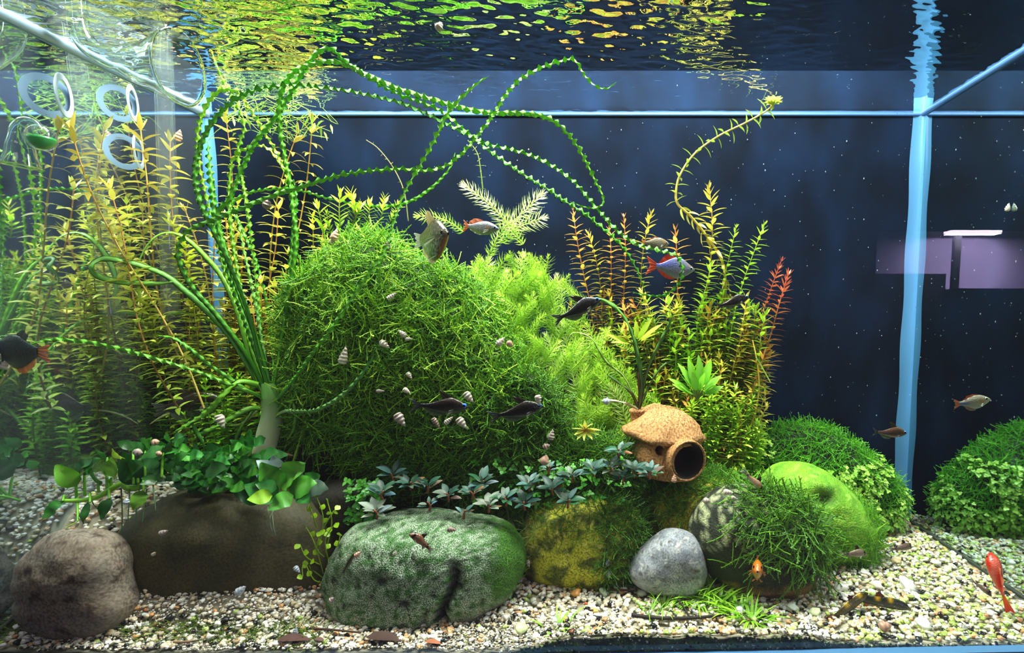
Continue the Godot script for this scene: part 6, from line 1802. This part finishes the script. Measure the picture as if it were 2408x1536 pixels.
func snails() -> void:
	var sh := []
	for kind in 3:
		var b := Mb.new()
		var prof := []
		var turns: float = [4.0, 5.5, 3.0][kind]
		for k in 41:
			var t := k / 40.0
			var w: float = pow(maxf(sin(PI * pow(t, [0.50, 0.45, 0.72][kind])), 0.0), 0.8) * [0.30, 0.22, 0.42][kind] * (1.0 + 0.06 * sin(t * TAU * turns))
			prof.append(Vector2(maxf(w, 0.002), -0.5 + t))
		b.lathe(prof, 14, Color.WHITE)
		for k in b.v.size():
			b.c[k] = Color.WHITE * (0.86 + 0.11 * sin(b.v[k].y * TAU * turns + 0.6) + 0.06 * sin(atan2(b.v[k].z, b.v[k].x) * 3.0))
			b.v[k].x += 0.03 * sin(b.v[k].y * TAU * turns)
		sh.append(b.mesh())
	var pal := ["d8ccb8", "c0b4a4", "a89890", "d0a088", "8a7468", "b8c0cc"]
	# px, py, depth, length in pixels, angle, shell kind, colour, what singles it out
	var L := [[809, 835, .705, 44, 1.3, 1, 0, "long cone snail on the left face of the moss dome"], [905, 811, .70, 26, -0.6, 0, 0, "white snail in the middle of the moss dome"], [945, 784, .70, 22, 2.4, 0, 1, "grey-white snail on the dome just above the white one in the middle"], [962, 797, .70, 18, 0.1, 1, 0, "tiny pale snail beside the grey-white one on the dome"],
		[922, 696, .715, 26, 0.6, 1, 0, "slender pale snail high on the dome's left half"], [911, 577, .70, 24, 1.4, 0, 4, "brown snail on the slanting crinkled leaf over the dome"], [1178, 803, .715, 26, 0.8, 0, 0, "white snail on the right shoulder of the dome, left one of two"], [1199, 809, .715, 18, -0.6, 2, 3, "small tan snail on the right shoulder of the dome, right one of two"],
		[963, 884, .69, 18, -1.0, 0, 0, "small white snail on the dome above the left black tetra"], [895, 920, .69, 20, 0.0, 1, 2, "grey snail on the shaded left foot of the dome"], [957, 920, .685, 20, -0.6, 0, 0, "white snail just above the left black tetra's back"], [1103, 935, .67, 30, -0.9, 0, 1, "large grey-white snail just above the left black tetra's eye"], [942, 988, .665, 36, -1.0, 0, 2, "large brownish snail left below the left black tetra"],
		[1026, 996, .665, 30, -1.0, 1, 4, "slender brown snail under the left black tetra's tail"], [1056, 988, .665, 26, 0.7, 1, 1, "slender pale snail under the left black tetra's belly"], [1087, 996, .665, 32, -0.9, 0, 1, "plump grey snail right below the left black tetra"], [1266, 942, .675, 26, -1.4, 0, 1, "grey-white snail above the right black tetra's eye"], [1297, 1022, .68, 26, 1.3, 0, 2, "brown-grey snail on the moss apron below the right black tetra"],
		[1285, 1050, .70, 18, 0.4, 2, 4, "small dark round snail on the moss apron"], [1281, 1082, .70, 26, 1.2, 2, 3, "orange-brown round snail on the moss apron left of the tufts"], [520, 992, .69, 34, -1.2, 0, 0, "large cream snail on the strap leaf at the left"], [788, 552, .77, 28, 1.2, 0, 3, "pinkish snail on the moss dome's left shoulder, upper one"], [782, 568, .77, 20, 0.8, 0, 2, "greyish snail on the moss dome's left shoulder, lower one"],
		[385, 1252, .612, 22, 0.4, 0, 2, "pinkish-grey snail high on the dark boulder"], [362, 1302, .610, 13, 0.7, 0, 1, "tiny pale snail on the left of the dark boulder"], [567, 1388, .606, 30, 0.7, 0, 5, "grey-white snail low on the dark boulder"], [699, 1340, .615, 20, -0.9, 0, 5, "bluish-white snail beside the creeping round-leaved plant"], [325, 1064, .63, 20, -0.2, 2, 2, "round grey snail on the leaves at the left end of the boulder"], [366, 1040, .655, 18, 0.1, 2, 3, "tan snail on the uppermost dark leaves"], [374, 1067, .64, 14, -0.3, 2, 3, "small tan snail on the large slanting leaf"],
		[297, 1179, .620, 16, 1.4, 2, 5, "bluish snail at the edge of the hanging rough leaf"], [842, 1303, .598, 20, 0.7, 0, 3, "orange-tan snail on the left of the speckled boulder"], [929, 1300, .592, 14, 1.3, 0, 1, "small white snail on the middle of the speckled boulder"], [1063, 1246, .60, 22, -0.1, 0, 4, "dark brown snail near the top of the speckled boulder"], [780, 1410, .61, 14, 0.8, 2, 2, "tiny grey snail at the lower left edge of the speckled boulder"], [695, 1483, .585, 18, 1.3, 0, 5, "grey-white snail on the front gravel before the dark boulder"],
		[1430, 1322, .685, 18, 1.3, 0, 5, "blue-grey snail on the olive rock, upper one"], [1432, 1348, .684, 20, 1.3, 0, 5, "blue-grey snail on the olive rock, lower one"], [1242, 1326, .69, 18, -1.3, 0, 2, "grey snail at the left edge of the olive rock"], [1713, 1158, .655, 24, -0.1, 0, 0, "cream snail on top of the moss stone, left one"], [1662, 1178, .66, 18, 0.0, 2, 1, "white snail on the moss stone's left shoulder"], [1727, 1172, .65, 16, -0.3, 0, 1, "white snail on top of the moss stone, right one"],
		[1585, 1125, .715, 20, 1.5, 0, 3, "pinkish snail below the clay house's doorway"], [1425, 944, .755, 20, 3.0, 2, 5, "grey snail on the end of the dried leaf left of the chimney"], [2082, 1473, .583, 30, 0.2, 2, 3, "striped red-brown round snail on the right front gravel"], [316, 668, .74, 20, 1.4, 2, 4, "small dark snail on the flat hoop leaf at the left"], [1033, 62, .68, 20, 1.1, 2, 4, "black snail hanging under the water surface"], [13, 856, .612, 26, 1.2, 0, 0, "white snail on the left glass below the large dusky fish"], [2233, 487, .74, 18, 1.4, 0, 0, "tiny cream snail on the right side glass"], [628, 480, .70, 22, 1.2, 2, 4, "brown snail in the crossing of the crinkled leaves"], [420, 318, .83, 26, 1.2, 0, 3, "pinkish snail on the left glass beside the intake tube"]]
	for q in L:
		var o := inst("snail", sh[q[5]], mat("shell_" + str(q[6]), pal[q[6]] if q[6] != 4 or q[1] > 100 else "100c0a", 0.35) if not M.has("shell_" + str(q[6])) else M["shell_" + str(q[6])])
		o.position = P(q[0], q[1], q[2])
		if q[0] > 2200 and q[1] < 600:
			o.position.x = RIGHT - 0.004
		o.basis = Basis(Vector3(0, 0, 1), q[4] - PI / 2) * Basis(Vector3(0, 1, 0), r(0, TAU))
		o.scale = Vector3.ONE * q[3] * q[2] / F * 1.05
		tag(o, q[7], "snail", "snails")

func debris() -> void:
	var tw := thing("twig", "dark forked twig lying on the front gravel before the light green grass", "twig", on_ground(1590, 1462))
	var o := tw.position + Vector3(0, 0.004, 0)
	var up := func(x: float, y: float, h := 0.006) -> Vector3: return on_ground(x, y) + Vector3(0, h, 0) - tw.position
	var b := Mb.new()
	b.tube(smooth([up.call(1485, 1458), up.call(1530, 1464), up.call(1580, 1466), up.call(1640, 1464), up.call(1695, 1458)], 6), 0.0026, 0.0016, lin("1c1512"), lin("241a14"), 7)
	obj("main_branch", b, M.matte, tw)
	b = Mb.new()
	b.tube(smooth([up.call(1622, 1464), up.call(1608, 1448, 0.010), up.call(1592, 1434, 0.014)], 5), 0.0015, 0.0010, lin("1c1512"), lin("181210"), 6)
	obj("side_branch", b, M.matte, tw)
	for q in [[1745, 1408, 1800, 1413, 1875, 1418, "thin dark twig under the moss stone"], [1410, 1395, 1460, 1398, 1520, 1400, "dark stick under the smooth grey stone"], [730, 1488, 790, 1494, 850, 1498, "thin brown twig before the speckled boulder's left foot"], [410, 1520, 440, 1522, 470, 1516, "short pale twig at the front, before the dark boulder"]]:
		var s := Mb.new()
		var a := on_ground(q[0], q[1]) + Vector3(0, 0.005, 0)
		s.tube(smooth([Vector3.ZERO, on_ground(q[2], q[3]) + Vector3(0, 0.006, 0) - a, on_ground(q[4], q[5]) + Vector3(0, 0.005, 0) - a], 5), 0.0017, 0.0009, lin("4a3020") if q[0] != 410 else lin("a8886a"), lin("3a2418"), 6)
		var n := obj("twig", s, M.matte)
		n.position = a
		tag(n, q[6], "twig")
	for q in [[905, 1508, 46, 0.1, "3a2218", "dark brown dead leaf on the gravel in the middle front"], [690, 1516, 40, -0.1, "4a2c24", "reddish-brown dead leaf in front of the strewn moss"], [755, 1512, 16, 0.3, "5a4038", "small curled brown leaf scrap right of the reddish dead leaf"], [1020, 1518, 22, 0.2, "9a5a3a", "orange-brown chip of leaf on the front gravel"], [1045, 1492, 10, 0.0, "5a4a34", "small brown flake beside the speckled boulder's right foot"]]:
		var p := on_ground(q[0], q[1]) + Vector3(0, 0.005, 0)
		var s := Mb.new()
		var ln: float = q[2] * 2.0 * 0.58 / F
		s.leaf(Vector3(-ln * 0.5, 0, 0), Vector3(1, 0.1, q[3]), Vector3.UP, ln, ln * 0.42, 0.25, 0.25, lin(q[4]), lin(q[4]) * 1.3, 8, 0.0, 0.8)
		var n := obj("dead_leaf", s, M.matte)
		n.position = p
		tag(n, q[5], "leaf")
